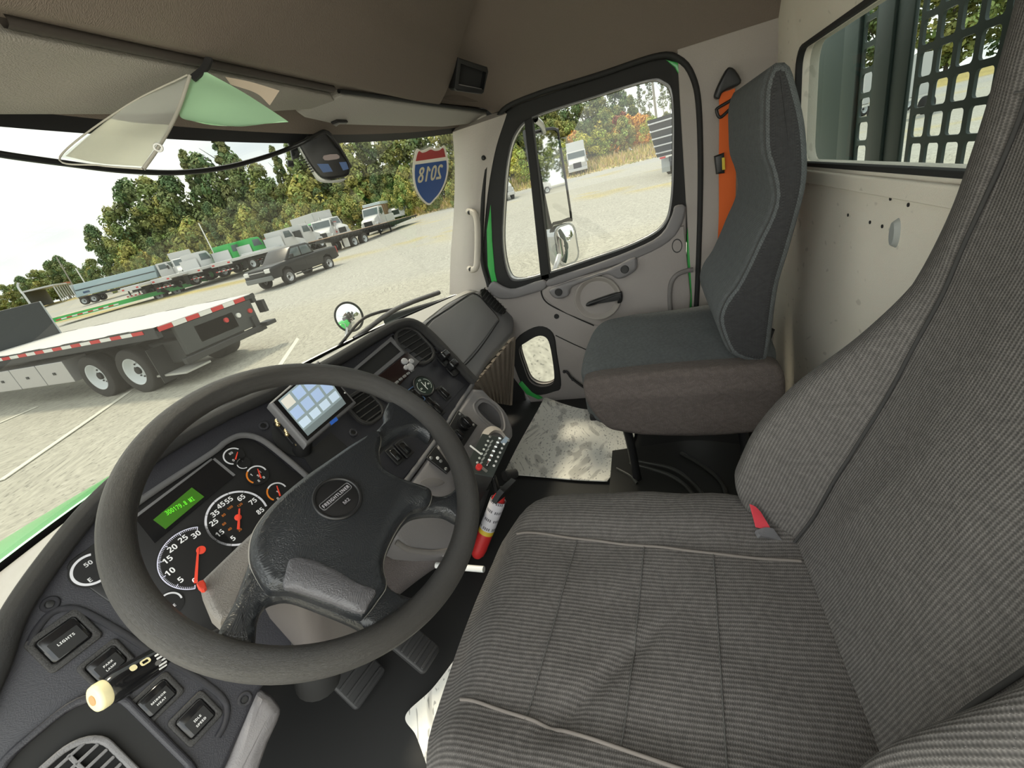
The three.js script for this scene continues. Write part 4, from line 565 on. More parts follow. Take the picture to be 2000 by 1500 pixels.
// ================= things in the cab =================
const dirTo = (p) => CAM.clone().sub(p).normalize();
const facing = (p, up = V(0, 1, 0), mix = 0) => { const n = dirTo(p); return new Pl(p, n, new THREE.Vector3().crossVectors(up, n)); };
{ // sun visors
  const P1 = V(0, 2.503, -0.55), P2 = V(0, 2.452, -0.712), n = new THREE.Vector3().crossVectors(P2.clone().sub(P1), V(1, 0, 0)); if (n.y > 0) n.negate();
  const pl = new Pl(V(0, 2.496, -0.57), n, V(1, 0, 0));
  const vm = M([0.29, 0.27, 0.245], 0.75, { bumpMap: grainB, bumpScale: 0.001 });
  const v = thing('sun_visor', 'long grey sun visor folded up above the wheel, document sleeve strapped to it', 'visor', pl.at(-0.4, 0, 0));
  part(v, 'visor_panel', [slab(pl, pxs(pl, [[-260, -12], [0, 44], [300, 107], [560, 160], [640, 177], [648, 186], [600, 203], [500, 208], [180, 209], [0, 207], [-260, 205]], 0), -0.008, 0.012, 0.006)], vm);
  part(v, 'visor_rod', [tube([[0, 32], [300, 97], [648, 170]].map(([x, y]) => { const q = pl.px(x, y); return pl.at(q[0], q[1], 0.004); }), 0.006, false, 30)], M([0.055, 0.045, 0.04], 0.7));
  const w = thing('sun_visor', 'short pale visor panel folded up over the passenger side', 'visor', pl.at(0.4, 0, 0));
  part(w, 'visor_panel', [slab(pl, pxs(pl, [[575, 211], [640, 186], [664, 178], [760, 191], [860, 206], [948, 218], [952, 226], [930, 236], [860, 243], [760, 240], [650, 236], [590, 222]], 0), -0.008, 0.010, 0.006)], M([0.36, 0.345, 0.32], 0.7, { bumpMap: grainB, bumpScale: 0.001 }));
  part(w, 'visor_clip', [slab(pl, pxs(pl, [[640, 229], [652, 224], [672, 225], [668, 230], [655, 229], [648, 234]]), 0.008, 0.016, 0.002)], MT.black);
  part(w, 'seam_shadow_gap', [tube([[658, 172], [760, 186], [860, 202], [948, 213]].map(([x, y]) => { const q = pl.px(x, y); return pl.at(q[0], q[1], 0.006); }), 0.004, false, 30)], MT.blackMatte);
}
{ // vinyl document sleeve
  const s = thing('document_sleeve', 'clear vinyl document sleeve with cream papers hanging from the visor', 'sleeve', atD(372, 145, 0.56));
  const vinyl = new THREE.MeshPhysicalMaterial({ color: new THREE.Color().setRGB(0.92, 0.95, 0.9), transmission: 0.72, thickness: 0, roughness: 0.12, ior: 1.4 });
  const greenReflV = new THREE.MeshPhysicalMaterial({ color: new THREE.Color().setRGB(0.50, 0.80, 0.52), transmission: 0.45, thickness: 0, roughness: 0.1, ior: 1.45 });  // vinyl with a green reflection put into its colour
  const paper = new THREE.MeshPhysicalMaterial({ color: new THREE.Color().setRGB(0.80, 0.74, 0.60), transmission: 0.35, thickness: 0, roughness: 0.9 });
  const sd = (d) => 0.56 + (d - 0.70) * 0.4, tri = (pts, wave) => patch(pts.map((r) => r.map(([x, y, d], i) => atD(x, y, sd(d) + wave * Math.sin(i * 2.1 + y * 0.05)))), 8, 8);
  part(s, 'front_flap', [tri([[[366, 146, 0.70], [370, 148, 0.70], [373, 150, 0.70]], [[246, 208, 0.66], [300, 215, 0.67], [347, 214, 0.68]], [[180, 258, 0.63], [250, 264, 0.64], [322, 262, 0.65]], [[117, 307, 0.60], [190, 322, 0.61], [279, 329, 0.62]]], 0.004)], vinyl);
  part(s, 'papers', [tri([[[214, 232, 0.652], [270, 240, 0.664], [334, 244, 0.668]], [[170, 268, 0.632], [240, 276, 0.642], [312, 274, 0.65]], [[128, 305, 0.608], [195, 319, 0.617], [278, 325, 0.625]]], 0.004)], paper, 'cream papers inside the sleeve');
  part(s, 'back_flap', [tri([[[370, 150, 0.705], [385, 143, 0.71], [404, 141, 0.715]], [[362, 190, 0.70], [410, 185, 0.71], [478, 182, 0.73]], [[352, 228, 0.69], [420, 240, 0.70], [558, 234, 0.74]], [[400, 240, 0.692], [470, 247, 0.70], [556, 236, 0.738]]], 0.003)], greenReflV, 'rear vinyl flap with a green reflection painted in');
  part(s, 'card', [tri([[[440, 150, 0.735], [490, 160, 0.74], [546, 177, 0.745]], [[450, 165, 0.735], [500, 182, 0.74], [527, 206, 0.745]]], 0)], M([0.42, 0.35, 0.27], 0.8), 'brown card behind the flaps');
  part(s, 'edge_binding', [tube([[371, 148, 0.698], [352, 205, 0.685], [334, 245, 0.665], [308, 290, 0.64], [280, 330, 0.618]].map(([x, y, d]) => atD(x, y, sd(d) - 0.002)), 0.0022, false, 40, 8), tube([[366, 146, 0.698], [246, 207, 0.657], [117, 307, 0.598], [195, 323, 0.608], [279, 330, 0.618]].map(([x, y, d]) => atD(x, y, sd(d) - 0.002)), 0.0010, false, 60, 6)], M([0.42, 0.40, 0.35], 0.6));
  const e = atD(309, 288, sd(0.630)); part(s, 'eyelet', [onPlane(new THREE.TorusGeometry(0.0040, 0.0013, 8, 18), facing(e))], MT.white);
  part(s, 'strap', [thick([[[400, 110], [407, 111], [414, 113]].map(([x, y]) => atD(x, y, 0.572)), [[392, 128], [399, 132], [405, 134]].map(([x, y]) => atD(x, y, 0.566)), [[370, 147], [376, 153], [380, 156]].map(([x, y]) => atD(x, y, 0.557))], 0.003, 4, 6)], MT.rubber);
}
{ // dash camera on the glass, its cable
  const c = onW(628, 306, 0.075), pl = new Pl(c, V(-0.72, -0.10, 0.68), V(0.68, 0.12, 0.72));
  const k = thing('dash_camera', 'black dash camera with blue label patches on the windscreen', 'camera', c);
  const body = pxs(pl, [[581, 268], [590, 263], [618, 262], [632, 254], [642, 262], [662, 290], [682, 318], [684, 335], [678, 344], [655, 349], [636, 350], [622, 342], [603, 316], [586, 285]], 3);
  part(k, 'camera_body', [slab(pl, body, -0.032, 0, 0.006)], MT.black);
  part(k, 'silver_shell', [slab(pl.lift(-0.020), pxs(pl.lift(-0.020), [[584, 268], [594, 280], [612, 312], [632, 344], [650, 352], [676, 348], [664, 356], [636, 357], [618, 350], [600, 318], [583, 290], [578, 274]], 2), -0.014, 0.010, 0.003)], M([0.45, 0.46, 0.44], 0.3, { metalness: 0.3 }), 'silver side shell');
  for (let i = 0; i < 6; i++) { const q = pl.px(593 + 3.4 * i, 312 + 4.6 * i); part(k, 'shell_slot', [slab(pl, rrect(0.008, 0.0022, 0.0008, q[0], q[1]), -0.012, 0.0012)], MT.blackMatte); }
  for (const q of [[[619, 320], [641, 320], [650, 335], [631, 337]], [[662, 317], [676, 316], [681, 330], [670, 333]]]) part(k, 'label_patch', [slab(pl, pxs(pl, q), -0.001, 0.0012)], M([0.07, 0.13, 0.30], 0.35), 'blue label patch');
  part(k, 'logo_strip', [slab(pl, pxs(pl, [[632, 304], [658, 301], [663, 309], [650, 312], [634, 313]], 2), -0.001, 0.0012)], M([0.30, 0.24, 0.24], 0.4));
  part(k, 'mount_bracket', [...[[[560, 271], [573, 272], [576, 288], [566, 286]], [[562, 312], [574, 313], [575, 325], [563, 325]], [[566, 284], [582, 284], [586, 306], [572, 312]]].map((q) => slab(pl, pxs(pl, q), -0.03, -0.012, 0.003))], MT.black);
  const cab = [[-70, 285], [0, 301], [120, 318], [240, 333], [350, 337], [440, 327], [510, 309], [560, 292], [600, 274], [622, 262], [634, 257], [646, 265], [668, 297], [684, 325]];
  solo('camera_cable', 'black cable sagging across the windscreen to the dash camera', 'cable', [tube(cab.map(([x, y], i) => i < 8 ? onW(x, y, lerp(0.05, 0.06, i / 8)) : onW(x, y, i > 10 ? 0.105 : 0.09)), 0.0042, false, 140, 8)], MT.black);
}
{ // year sticker, read from inside the glass
  const c = onW(840, 345, 0.022), e1 = onW(870, 340, 0.022).sub(c), e2 = onW(842, 300, 0.022).sub(c), n = new THREE.Vector3().crossVectors(e1, e2); if (n.dot(dirTo(c)) < 0) n.negate();
  const pl = new Pl(c, n, e1), P = (l, s) => pxs(pl, l, s);
  const k = thing('year_sticker', 'red and blue shield sticker reading 2018 backwards on the windscreen', 'sticker', c);
  const out = P([[814, 291], [822, 294], [831, 292], [841, 287], [850, 290], [860, 289], [868, 284], [872, 296], [876, 318], [875, 338], [870, 358], [860, 378], [848, 392], [838, 401], [826, 393], [815, 378], [808, 358], [806, 335], [808, 312]], 3);
  const xs = out.map((p) => p[0]), ys = out.map((p) => p[1]); const cx = (Math.min(...xs) + Math.max(...xs)) / 2, cy = (Math.min(...ys) + Math.max(...ys)) / 2;
  const vinylP = (c, o = {}) => new THREE.MeshPhysicalMaterial({ color: new THREE.Color().setRGB(...c), roughness: 0.9, transmission: 0.35, thickness: 0, ...o });
  part(k, 'shield_border', [slab(pl, out, -0.001, 0)], vinylP([0.80, 0.78, 0.72]));
  const inn = out.map(([a, b]) => [cx + (a - cx) * 0.89, cy + (b - cy) * 0.92]);
  const l0 = pl.px(811, 319), l1 = pl.px(873, 312), line = (a) => l0[1] + (l1[1] - l0[1]) * (a - l0[0]) / (l1[0] - l0[0]);
  part(k, 'red_band', [slab(pl, inn.filter(([a, b]) => b > line(a) + 0.001).length > 4 ? [...inn.filter(([a, b]) => b > line(a) + 0.001)].sort((p, q) => Math.atan2(p[1] - cy - 0.05, p[0] - cx) - Math.atan2(q[1] - cy - 0.05, q[0] - cx)) : inn, 0, 0.0006)], vinylP([0.62, 0.09, 0.09]));
  const low = inn.filter(([a, b]) => b < line(a) - 0.002);
  printed(k, 'blue_field', pl, low, 0.0007, 512, 512, (x, to) => {
    x.fillStyle = '#2f5aa3'; x.fillRect(0, 0, 512, 512); x.fillStyle = '#e6dfc2'; x.font = 'bold 200px sans-serif'; x.textAlign = 'center'; x.textBaseline = 'middle';
    const q = to(pl.px(841, 338)), r = to(pl.px(871, 333)); x.save(); x.translate(q[0], q[1] + 6); x.rotate(Math.atan2(r[1] - q[1], r[0] - q[0])); x.scale(-1, 1.25); x.fillText('2018', 0, 0, 380); x.restore();
  }, { glow: 0 });
}
{ // overhead vent box
  const c = atD(921, 150, 1.20), pl = new Pl(c, V(-0.62, -0.28, 0.73), V(0.76, 0.05, 0.65));
  const k = thing('overhead_vent', 'small dark overhead vent box in the headliner corner', 'vent', c), P = (l, s) => pxs(pl, l, s);
  const o = P([[893, 112], [951, 131], [953, 140], [944, 181], [940, 184], [891, 177], [886, 172]], 0), i = P([[897, 121], [950, 140], [944, 178], [892, 168]], 0);
  part(k, 'vent_frame', [slab(pl, o, -0.03, 0.004, 0.003, [i])], MT.black);
  part(k, 'vent_cavity', [slab(pl, P([[896, 119], [951, 139], [945, 179], [891, 170]]), -0.028, -0.02)], MT.blackMatte);
  part(k, 'lower_slat', [slab(pl, P([[893, 163], [943, 173], [942, 179], [892, 169]]), -0.016, -0.004, 0.001)], MT.grayPlastic);
}
{ // grab handle on the pillar
  const g = thing('grab_handle', 'pale vertical grab handle bolted to the windscreen pillar', 'handle', onX(928, 470, 0.87)), d = 1.69;
  const H = (x, y, o = 0) => atD(x, y, d - o);
  part(g, 'handle_bar', [tube([H(915, 413, -0.01), H(921, 414, 0.02), H(928, 419, 0.035), H(932, 435, 0.04), H(933, 470, 0.04), H(932, 505, 0.04), H(930, 522, 0.035), H(923, 527, 0.02), H(917, 525, -0.01)], 0.012, false, 60, 12)], M([0.50, 0.46, 0.40], 0.45));
  for (const [x, y] of [[917, 415], [919, 526]]) { const p = H(x, y, 0.022); part(g, 'mount_plug', [new THREE.SphereGeometry(0.0085, 14, 10).translate(p.x, p.y, p.z)], MT.black); }
}
{ // orange seat belt by the far pillar
  const b = thing('seat_belt', 'orange seat belt hanging on the pillar beside the passenger seat', 'seat belt', onX(1420, 300, 0.9));
  const X = (x, y, o = 0.90) => onX(x, y, o), strip = (rows, o) => thick(rows.map((r) => r.map(([x, y]) => X(x, y, o))), 0.003, 4, 6);
  part(b, 'webbing', [strip([[[1404, 180], [1420, 178], [1436, 172]], [[1405, 230], [1420, 231], [1430, 230]], [[1404, 320], [1420, 322], [1437, 322]], [[1404, 420], [1420, 415], [1436, 405]], [[1400, 500], [1415, 500], [1432, 500]]], 0.895)], MT.orange);
  const pl = new Pl(V(0.90, 0, 0), V(-1, 0, 0), V(0, 0, 1));
  part(b, 'anchor_cover', [slab(pl, pxs(pl, [[1394, 186], [1402, 165], [1416, 138], [1424, 133], [1434, 138], [1446, 158], [1440, 168], [1420, 176], [1408, 184], [1404, 194], [1396, 193]], 2), -0.01, 0.022, 0.006)], MT.black);
  part(b, 'guide_loop', [tube([[1401, 212], [1424, 198], [1434, 192], [1437, 200], [1412, 226], [1404, 228], [1400, 218]].map(([x, y]) => X(x, y, 0.885)), 0.0045, true, 40)], MT.black);
  const tag = part(b, 'belt_stop', [slab(pl, pxs(pl, [[1394, 305], [1413, 298], [1414, 338], [1398, 340]], 0), -0.004, 0.018, 0.005)], MT.black);
  part(tag, 'belt_tag', [slab(pl, pxs(pl, [[1408, 308], [1414, 307], [1415, 331], [1409, 332]], 0), 0.010, 0.021, 0.002)], MT.yellow, 'yellow tag');
}
{ // red buckle between seat and backrest
  const s = thing('belt_buckle', 'red belt strap with grey buckle tucked behind the driver seat cushion', 'buckle', atD(1495, 1025, 0.688));
  part(s, 'strap', [thick([[[1466, 985], [1476, 990], [1486, 1000]].map(([x, y]) => atD(x, y, 0.692)), [[1478, 1030], [1488, 1032], [1504, 1030]].map(([x, y]) => atD(x, y, 0.684))], 0.003, 4, 4)], M([0.62, 0.05, 0.07], 0.7));
  part(s, 'buckle', [thick([[[1476, 1036], [1495, 1030], [1510, 1032]].map(([x, y]) => atD(x, y, 0.682)), [[1486, 1046], [1505, 1050], [1528, 1056]].map(([x, y]) => atD(x, y, 0.676))], 0.010, 4, 4)], MT.dashGray);
}
{ // touch screen on a bracket
  const pl0 = PD.lift(0.085), c = pl0.hit(612, 795), pl = new Pl(c, dirEA(33, -14), PD.u), P = (l, s) => pxs(pl, l, s);
  const t = thing('touch_screen', 'grey touch screen with lit menu tiles clamped to the dashboard', 'screen', c);
  const q = [[526, 787], [622, 703], [697, 786], [599, 870]];
  part(t, 'screen_case', [slab(pl, P(q), -0.028, 0, 0.005)], MT.dashGray);
  const ins = P([[534, 786], [624, 709], [689, 785], [600, 861]]);
  part(t, 'screen_bezel', [slab(pl, ins, -0.001, 0.0015)], MT.gloss);
  const scr = P([[543, 783], [624, 714], [675, 789], [601, 852]]), A = scr[0], B = scr[1], C = scr[2], D = scr[3];
  printed(t, 'screen_display', pl, scr, 0.0026, 512, 512, (x, to) => {
    const p = (u, v) => { const a = lerp(A[0], B[0], u), b = lerp(A[1], B[1], u), c2 = lerp(D[0], C[0], u), d2 = lerp(D[1], C[1], u); return to([lerp(a, c2, v), lerp(b, d2, v)]); };
    const quad = (u0, v0, u1, v1, f) => { x.fillStyle = f; x.beginPath(); [[u0, v0], [u1, v0], [u1, v1], [u0, v1]].forEach(([u, v], i) => { const r = p(u, v); i ? x.lineTo(...r) : x.moveTo(...r); }); x.fill(); };
    quad(-0.1, -0.1, 1.1, 1.1, '#8b9a9e'); quad(0, 0.86, 1, 1, '#6f7a7c');
    for (let i = 0; i < 4; i++) for (let j = 0; j < 3; j++) quad(0.02 + i * 0.25, 0.04 + j * 0.30, 0.02 + i * 0.25 + 0.20, 0.04 + j * 0.30 + (j === 2 ? 0.17 : 0.24), i === 0 && j === 0 ? '#d9d6cc' : j === 2 ? '#c6d8ea' : '#a9bfe2');
  }, { glow: 0.10, roughness: 0.25 }, 'lit display of menu tiles');
  part(t, 'maker_label', [slab(pl, P([[643, 825], [656, 815], [660, 821], [647, 831]]), 0.001, 0.0025)], MT.blue, 'small blue label');
  { const r = pl.px(673, 768); part(t, 'status_light', [disc(pl, ...r, 0.0018, 0.001, 0.0028, 12)], MT.white); }
  for (const [x, y] of [[541, 822], [543, 829], [559, 841], [561, 848], [581, 867]]) { const p = PD.lift(0.03).hit(x, y); part(t, 'thumb_screw', [new THREE.SphereGeometry(0.0055, 12, 10).translate(p.x, p.y, p.z)], M([0.65, 0.52, 0.30], 0.25, { metalness: 0.9 })); }
  part(t, 'bracket', [rod(PD.at(...PD.px(590, 880), 0), pl.at(...pl.px(600, 830), -0.03), 0.02), slab(PD.lift(0.02), pxs(PD.lift(0.02), [[535, 825], [545, 818], [590, 868], [580, 878]]), -0.01, 0.002, 0.001)], MT.black);
}
{ // black clip on the dash rim
  solo('rim_clip', 'small black clip on the dashboard edge above the wheel', 'clip', [slab(PD.lift(0.028), pxs(PD.lift(0.028), [[624, 716], [641, 710], [650, 722], [640, 728]]), -0.03, 0, 0.003)], MT.black);
}
{ // switch box
  const c = atD(952, 890, 1.02), pl = new Pl(c, dirEA(52, -24), V(0.93, 0.05, 0.30)), P = (l, s) => pxs(pl, l, s);
  const k = thing('control_box', 'dark control box with rows of toggle switches and a red button', 'control box', pl.at(0, 0, -0.13));
  const q = P([[942, 847], [997, 858], [963, 932], [904, 921]]);
  part(k, 'box_body', [slab(pl, q, -0.13, -0.003, 0.003)], MT.black);
  part(k, 'face_plate', [slab(pl, q, -0.003, 0.001, 0.001)], M([0.035, 0.042, 0.04], 0.35));
  const at = (u, v) => { const a = [lerp(q[0][0], q[1][0], u), lerp(q[0][1], q[1][1], u)], b = [lerp(q[3][0], q[2][0], u), lerp(q[3][1], q[2][1], u)]; return [lerp(a[0], b[0], v), lerp(a[1], b[1], v)]; };
  for (let i = 0; i < 6; i++) { const p = at(0.64, 0.20 + i * 0.115), o = pl.at(p[0], p[1], 0.001), e = pl.at(p[0] + 0.006, p[1] + 0.002, 0.018); const s = part(k, 'toggle', [rod(o, e, 0.0030, 0.0038, 10)], MT.chrome); part(s, 'toggle_collar', [disc(pl, p[0], p[1], 0.0052, 0.0005, 0.004, 14)], MT.black); }
  for (let i = 0; i < 6; i++) { for (const u of [0.30, 0.86]) { const p = at(u, 0.17 + i * 0.115); part(k, 'indicator_light', [disc(pl, p[0], p[1], 0.0030, 0.0005, 0.0035, 12)], u < 0.5 ? M([0.55, 0.58, 0.55], 0.3) : MT.whitePrint); } const p = at(0.42, 0.17 + i * 0.115); part(k, 'legend_plate', [slab(pl, rrect(0.012, 0.004, 0.001, ...p), 0.0005, 0.0016)], M([0.30, 0.32, 0.31], 0.5)); }
  { const p = at(0.42, 0.86); part(k, 'red_button', [disc(pl, p[0], p[1], 0.0075, 0.001, 0.009, 22)], MT.red, 'red push button'); const r = at(0.62, 0.87); part(k, 'legend_plate', [slab(pl, rrect(0.007, 0.016, 0.001, ...r), 0.0005, 0.0016)], MT.steel); const w = at(0.06, 0.45); part(k, 'legend_plate', [slab(pl, rrect(0.004, 0.035, 0.001, ...w), 0.0005, 0.0016)], MT.whitePrint); const n = at(0.84, 0.07); part(k, 'legend_plate', [slab(pl, rrect(0.024, 0.012, 0.001, ...n), 0.0005, 0.0016)], M([0.30, 0.38, 0.48], 0.3)); }
  for (const [u, v] of [[0.30, 0.05], [0.95, 0.05], [0.10, 0.93]]) { const p = at(u, v); part(k, 'plate_screw', [disc(pl, ...p, 0.0032, 0.0005, 0.003, 12)], MT.steel); }
  part(k, 'box_stand', [rod(pl.at(0, -0.02, -0.12), V(c.x - 0.05, FLOOR, c.z - 0.20), 0.022, 0.03)], MT.blackMatte);
}
{ // fire extinguisher
  const a = atD(975, 972, 1.16), b = atD(932, 1082, 1.20), k = thing('fire_extinguisher', 'small red fire extinguisher with white label lying beside the driver seat', 'extinguisher', b);
  const ax = b.clone().sub(a), L = ax.length(); ax.normalize(); const q = new THREE.Quaternion().setFromUnitVectors(V(0, 1, 0), ax.clone().negate());
  const lathe = (pr) => new THREE.LatheGeometry(pr.map(([r, h]) => new THREE.Vector2(r, h)), 32).applyQuaternion(q).translate(b.x, b.y, b.z);
  part(k, 'cylinder', [lathe([[0.001, -0.012], [0.012, -0.008], [0.019, 0.004], [0.021, 0.02], [0.021, L - 0.02], [0.017, L - 0.004], [0.014, L + 0.006], [0.012, L + 0.02], [0.001, L + 0.02]])], MT.red);
  const lab = lathe([[0.0212, L * 0.46], [0.0214, L * 0.46], [0.0214, L * 0.97], [0.0212, L * 0.97]]);
  part(k, 'label', [lab], M(0xffffff, 0.6, { map: canvasTex(512, 256, (x) => { x.fillStyle = '#dddbe2'; x.fillRect(0, 0, 512, 256); x.fillStyle = '#6c6a72'; for (let i = 0; i < 26; i++) for (let j = 0; j < 9; j++) if ((i * 7 + j * 3) % 5) x.fillRect(8 + i * 20, 14 + j * 24, 13, 7); }) }), 'white printed label');
  part(k, 'yellow_band', [lathe([[0.0212, L * 0.40], [0.0215, L * 0.40], [0.0215, L * 0.47], [0.0212, L * 0.47]])], MT.yellow);
  part(k, 'valve', [rod(a, a.clone().addScaledVector(ax, -0.03), 0.012, 0.009), box(0.016, 0.05, 0.014, a.x, a.y + 0.045, a.z, 0.004)], MT.black);
}
{ // chrome lever, bracket and latch
  const k = thing('lever', 'short chrome lever poking out beside the driver seat', 'lever', atD(900, 1108, 1.12));
  part(k, 'rod', [rod(atD(852, 1104, 1.05), atD(945, 1112, 1.0), 0.0072, 0.0072, 16)], M([0.85, 0.85, 0.84], 0.35));  // plain pale colour stands in for the bright reflection on chrome
  part(k, 'lever_tab', [rod(atD(864, 1078, 1.06), atD(888, 1094, 1.05), 0.009, 0.008, 10)], M([0.35, 0.33, 0.32], 0.4));
  const l = thing('belt_stalk', 'black belt stalk and strap beside the control box', 'belt stalk', atD(1000, 960, 1.1));
  part(l, 'stalk', [thick([[[968, 985], [976, 972], [984, 962]].map(([x, y]) => atD(x, y, 1.06)), [[998, 960], [1004, 948], [1008, 938]].map(([x, y]) => atD(x, y, 1.10))], 0.014, 4, 4)], MT.black);
  part(l, 'latch', [rod(atD(985, 930, 1.14), atD(1008, 924, 1.16), 0.014, 0.012, 10)], MT.rubber);
}
{ // floor mats of white paper
  const px = (l) => l.map(([x, y]) => onY(x, y, FLOOR + 0.008));
  const wav = (x, z) => 0.006 * nz(x * 9, z * 9, 3) + 0.003 * nz(x * 25, z * 25, 5);
  const dirty = dataTex(512, (u, v) => { const a = sstep(0.18, 0.42, tileN(u, v, 9, 3)), b = sstep(0.34, 0.5, tileN(u, v, 44, 6)) * 0.5, w = Math.abs(Math.sin(12 * tileN(u, v, 5, 8))) < 0.04 ? 0.05 : 0; const k = 1 - 0.16 * a - b * 0.5 - w; return [0.94 * k, 0.93 * k, 0.90 * k]; });
  dirty.repeat.set(2.4, 2.4);
  const mat = (name, label, rows, mt) => { const g = thick(rows.map((r) => r.map(([x, y]) => { const p = onY(x, y, FLOOR + 0.014); p.y += wav(p.x, p.z); return p; })), 0.004, 10, 10); const P = g.attributes.position, uv = g.attributes.uv; for (let i = 0; i < P.count; i++) uv.setXY(i, P.getX(i), P.getZ(i)); return solo(name, label, 'floor mat', [g], mt); };
  mat('paper_mat', 'dirty white paper mat on the passenger footwell floor', [[[1064, 776], [1110, 792], [1150, 800], [1205, 800]], [[1046, 808], [1100, 815], [1170, 822], [1240, 830]], [[1012, 868], [1080, 878], [1140, 880], [1225, 885]], [[984, 924], [1060, 930], [1120, 936], [1186, 939]]], M(0xffffff, 0.85, { map: dirty }));
  mat('paper_mat', 'torn white paper mat under the front edge of the driver seat', [[[895, 1280], [940, 1290], [990, 1300]], [[845, 1345], [900, 1350], [960, 1360]], [[792, 1396], [860, 1410], [930, 1420]], [[812, 1436], [860, 1450], [930, 1460]], [[834, 1495], [880, 1500], [930, 1510]]], M(0xffffff, 0.85, { map: dirty }));
  // ridged rubber mat between the seats
  const m = thing('rubber_mat', 'black ridged rubber mat on the floor between the two seats', 'floor mat', onY(1330, 930, FLOOR));
  part(m, 'mat', [thick([[[1196, 880], [1280, 868], [1360, 860], [1450, 868]], [[1190, 950], [1280, 945], [1370, 950], [1460, 960]], [[1180, 1020], [1280, 1030], [1380, 1040], [1480, 1060]]].map((r) => r.map(([x, y], i) => { const p = onY(x, y, FLOOR + 0.02); return p; })), 0.015, 8, 8)], M([0.022, 0.022, 0.02], 0.5));
  for (const l of [[[1230, 905], [1300, 925], [1340, 950], [1370, 990]], [[1205, 915], [1232, 930], [1245, 945]], [[1330, 885], [1380, 915], [1410, 945], [1425, 990]], [[1240, 900], [1310, 915], [1355, 945], [1385, 985]]]) part(m, 'ridge', [tube(l.map(([x, y]) => onY(x, y, FLOOR + 0.022)), 0.006, false, 40, 8)], M([0.05, 0.05, 0.045], 0.35));
}
// ================= just outside the cab =================
{ // bonnet
  const xs = [-0.98, -0.82, -0.6, -0.3, 0, 0.3, 0.6, 0.82, 0.98], drop = [0.42, 0.10, 0.02, 0, 0, 0, 0.02, 0.10, 0.42];
  const rows = [[-1.29, 1.785], [-1.4, 1.765], [-1.6, 1.722], [-1.8, 1.664], [-2.0, 1.598], [-2.25, 1.50], [-2.5, 1.36], [-2.68, 1.1], [-2.72, 0.8]].map(([z, y]) => xs.map((x, i) => V(x * (1 - 0.05 * (-z - 1.24)), y - drop[i], z)));
  const k = thing('truck_bonnet', 'bright green truck bonnet sloping away below the windscreen', 'bonnet', V(0, 0.8, -2));
  part(k, 'bonnet_shell', [thick(rows, 0.02, 4, 4)], MT.green);
  struct('trim_6', [thick([[-1, -0.5, 0, 0.5, 1].map((x) => V(x, 1.86 - 0.04 * x * x, -1.17 + 0.25 * x * x)), [-1, -0.5, 0, 0.5, 1].map((x) => V(x, 1.80 - 0.05 * x * x, -1.27 + 0.1 * x * x)), [-1, -0.5, 0, 0.5, 1].map((x) => V(x, 1.76 - 0.06 * x * x, -1.28 + 0.1 * x * x))], 0.02, 5, 4)], MT.black, 'black cowl strip under the windscreen');
}
{ // wipers
  const wip = (label, blade, arm, o) => { const k = thing('windscreen_wiper', label, 'wiper', onW(...blade[1], -0.03)); part(k, 'blade', [tube(blade.map(([x, y]) => onW(x, y, -0.02)), 0.010, false, 40, 6)], MT.dashGray); part(k, 'arm', [tube(arm.map(([x, y, d]) => onW(x, y, -d)), 0.006, false, 40, 8)], MT.black); };
  wip('long wiper blade resting on the glass above the glove box', [[858, 571], [800, 592], [760, 612], [692, 662]], [[768, 604], [740, 610], [706, 625], [672, 664], [650, 690]].map((p, i) => [...p, 0.045]));
  wip('wiper resting low on the glass seen through the steering wheel', [[512, 750], [470, 770], [420, 805], [390, 830]], [[500, 752], [455, 770], [400, 812], [360, 850]].map((p) => [...p, 0.045]));
}
const convex = (pl, rx, ry, bulge, n = 36) => { const pr = []; for (let i = 0; i <= 10; i++) { const r = i / 10; pr.push(new THREE.Vector2(r + 1e-4, bulge * (1 - r * r))); } const g = new THREE.LatheGeometry(pr.reverse(), n).rotateX(Math.PI / 2); g.scale(rx, ry, 1); return onPlane(toCreasedNormals(g, 1.5), pl); };
{ // round mirror on the bonnet
  const c = atD(682, 619, 2.75), pl = new Pl(c, dirTo(c).lerp(V(0, 0.03, 1), 0.30), V(1, 0, 0.3)), q = pl.px(711, 619), e = pl.px(682, 587);
  const k = thing('bonnet_mirror', 'round convex mirror on a stalk above the bonnet', 'mirror', c);
  const rx = Math.abs(q[0]), ry = Math.abs(e[1]);
  part(k, 'mirror_glass', [convex(pl, rx * 0.95, ry * 0.95, 0.03)], MT.mirror);
  part(k, 'mirror_shell', [onPlane(new THREE.TorusGeometry(1, 0.06, 10, 40).scale(rx, ry, 0.10), pl), onPlane(new THREE.SphereGeometry(1, 24, 12, 0, Math.PI * 2, 0, Math.PI / 2).rotateX(-Math.PI / 2).scale(rx, ry, 0.05), pl)], MT.black);
  part(k, 'stalk', [tube([c.clone().addScaledVector(pl.n, -0.05), atD(676, 655, 2.7), atD(660, 690, 2.5), V(0.72, 1.62, -1.8)], 0.009, false, 30)], MT.steel);
}
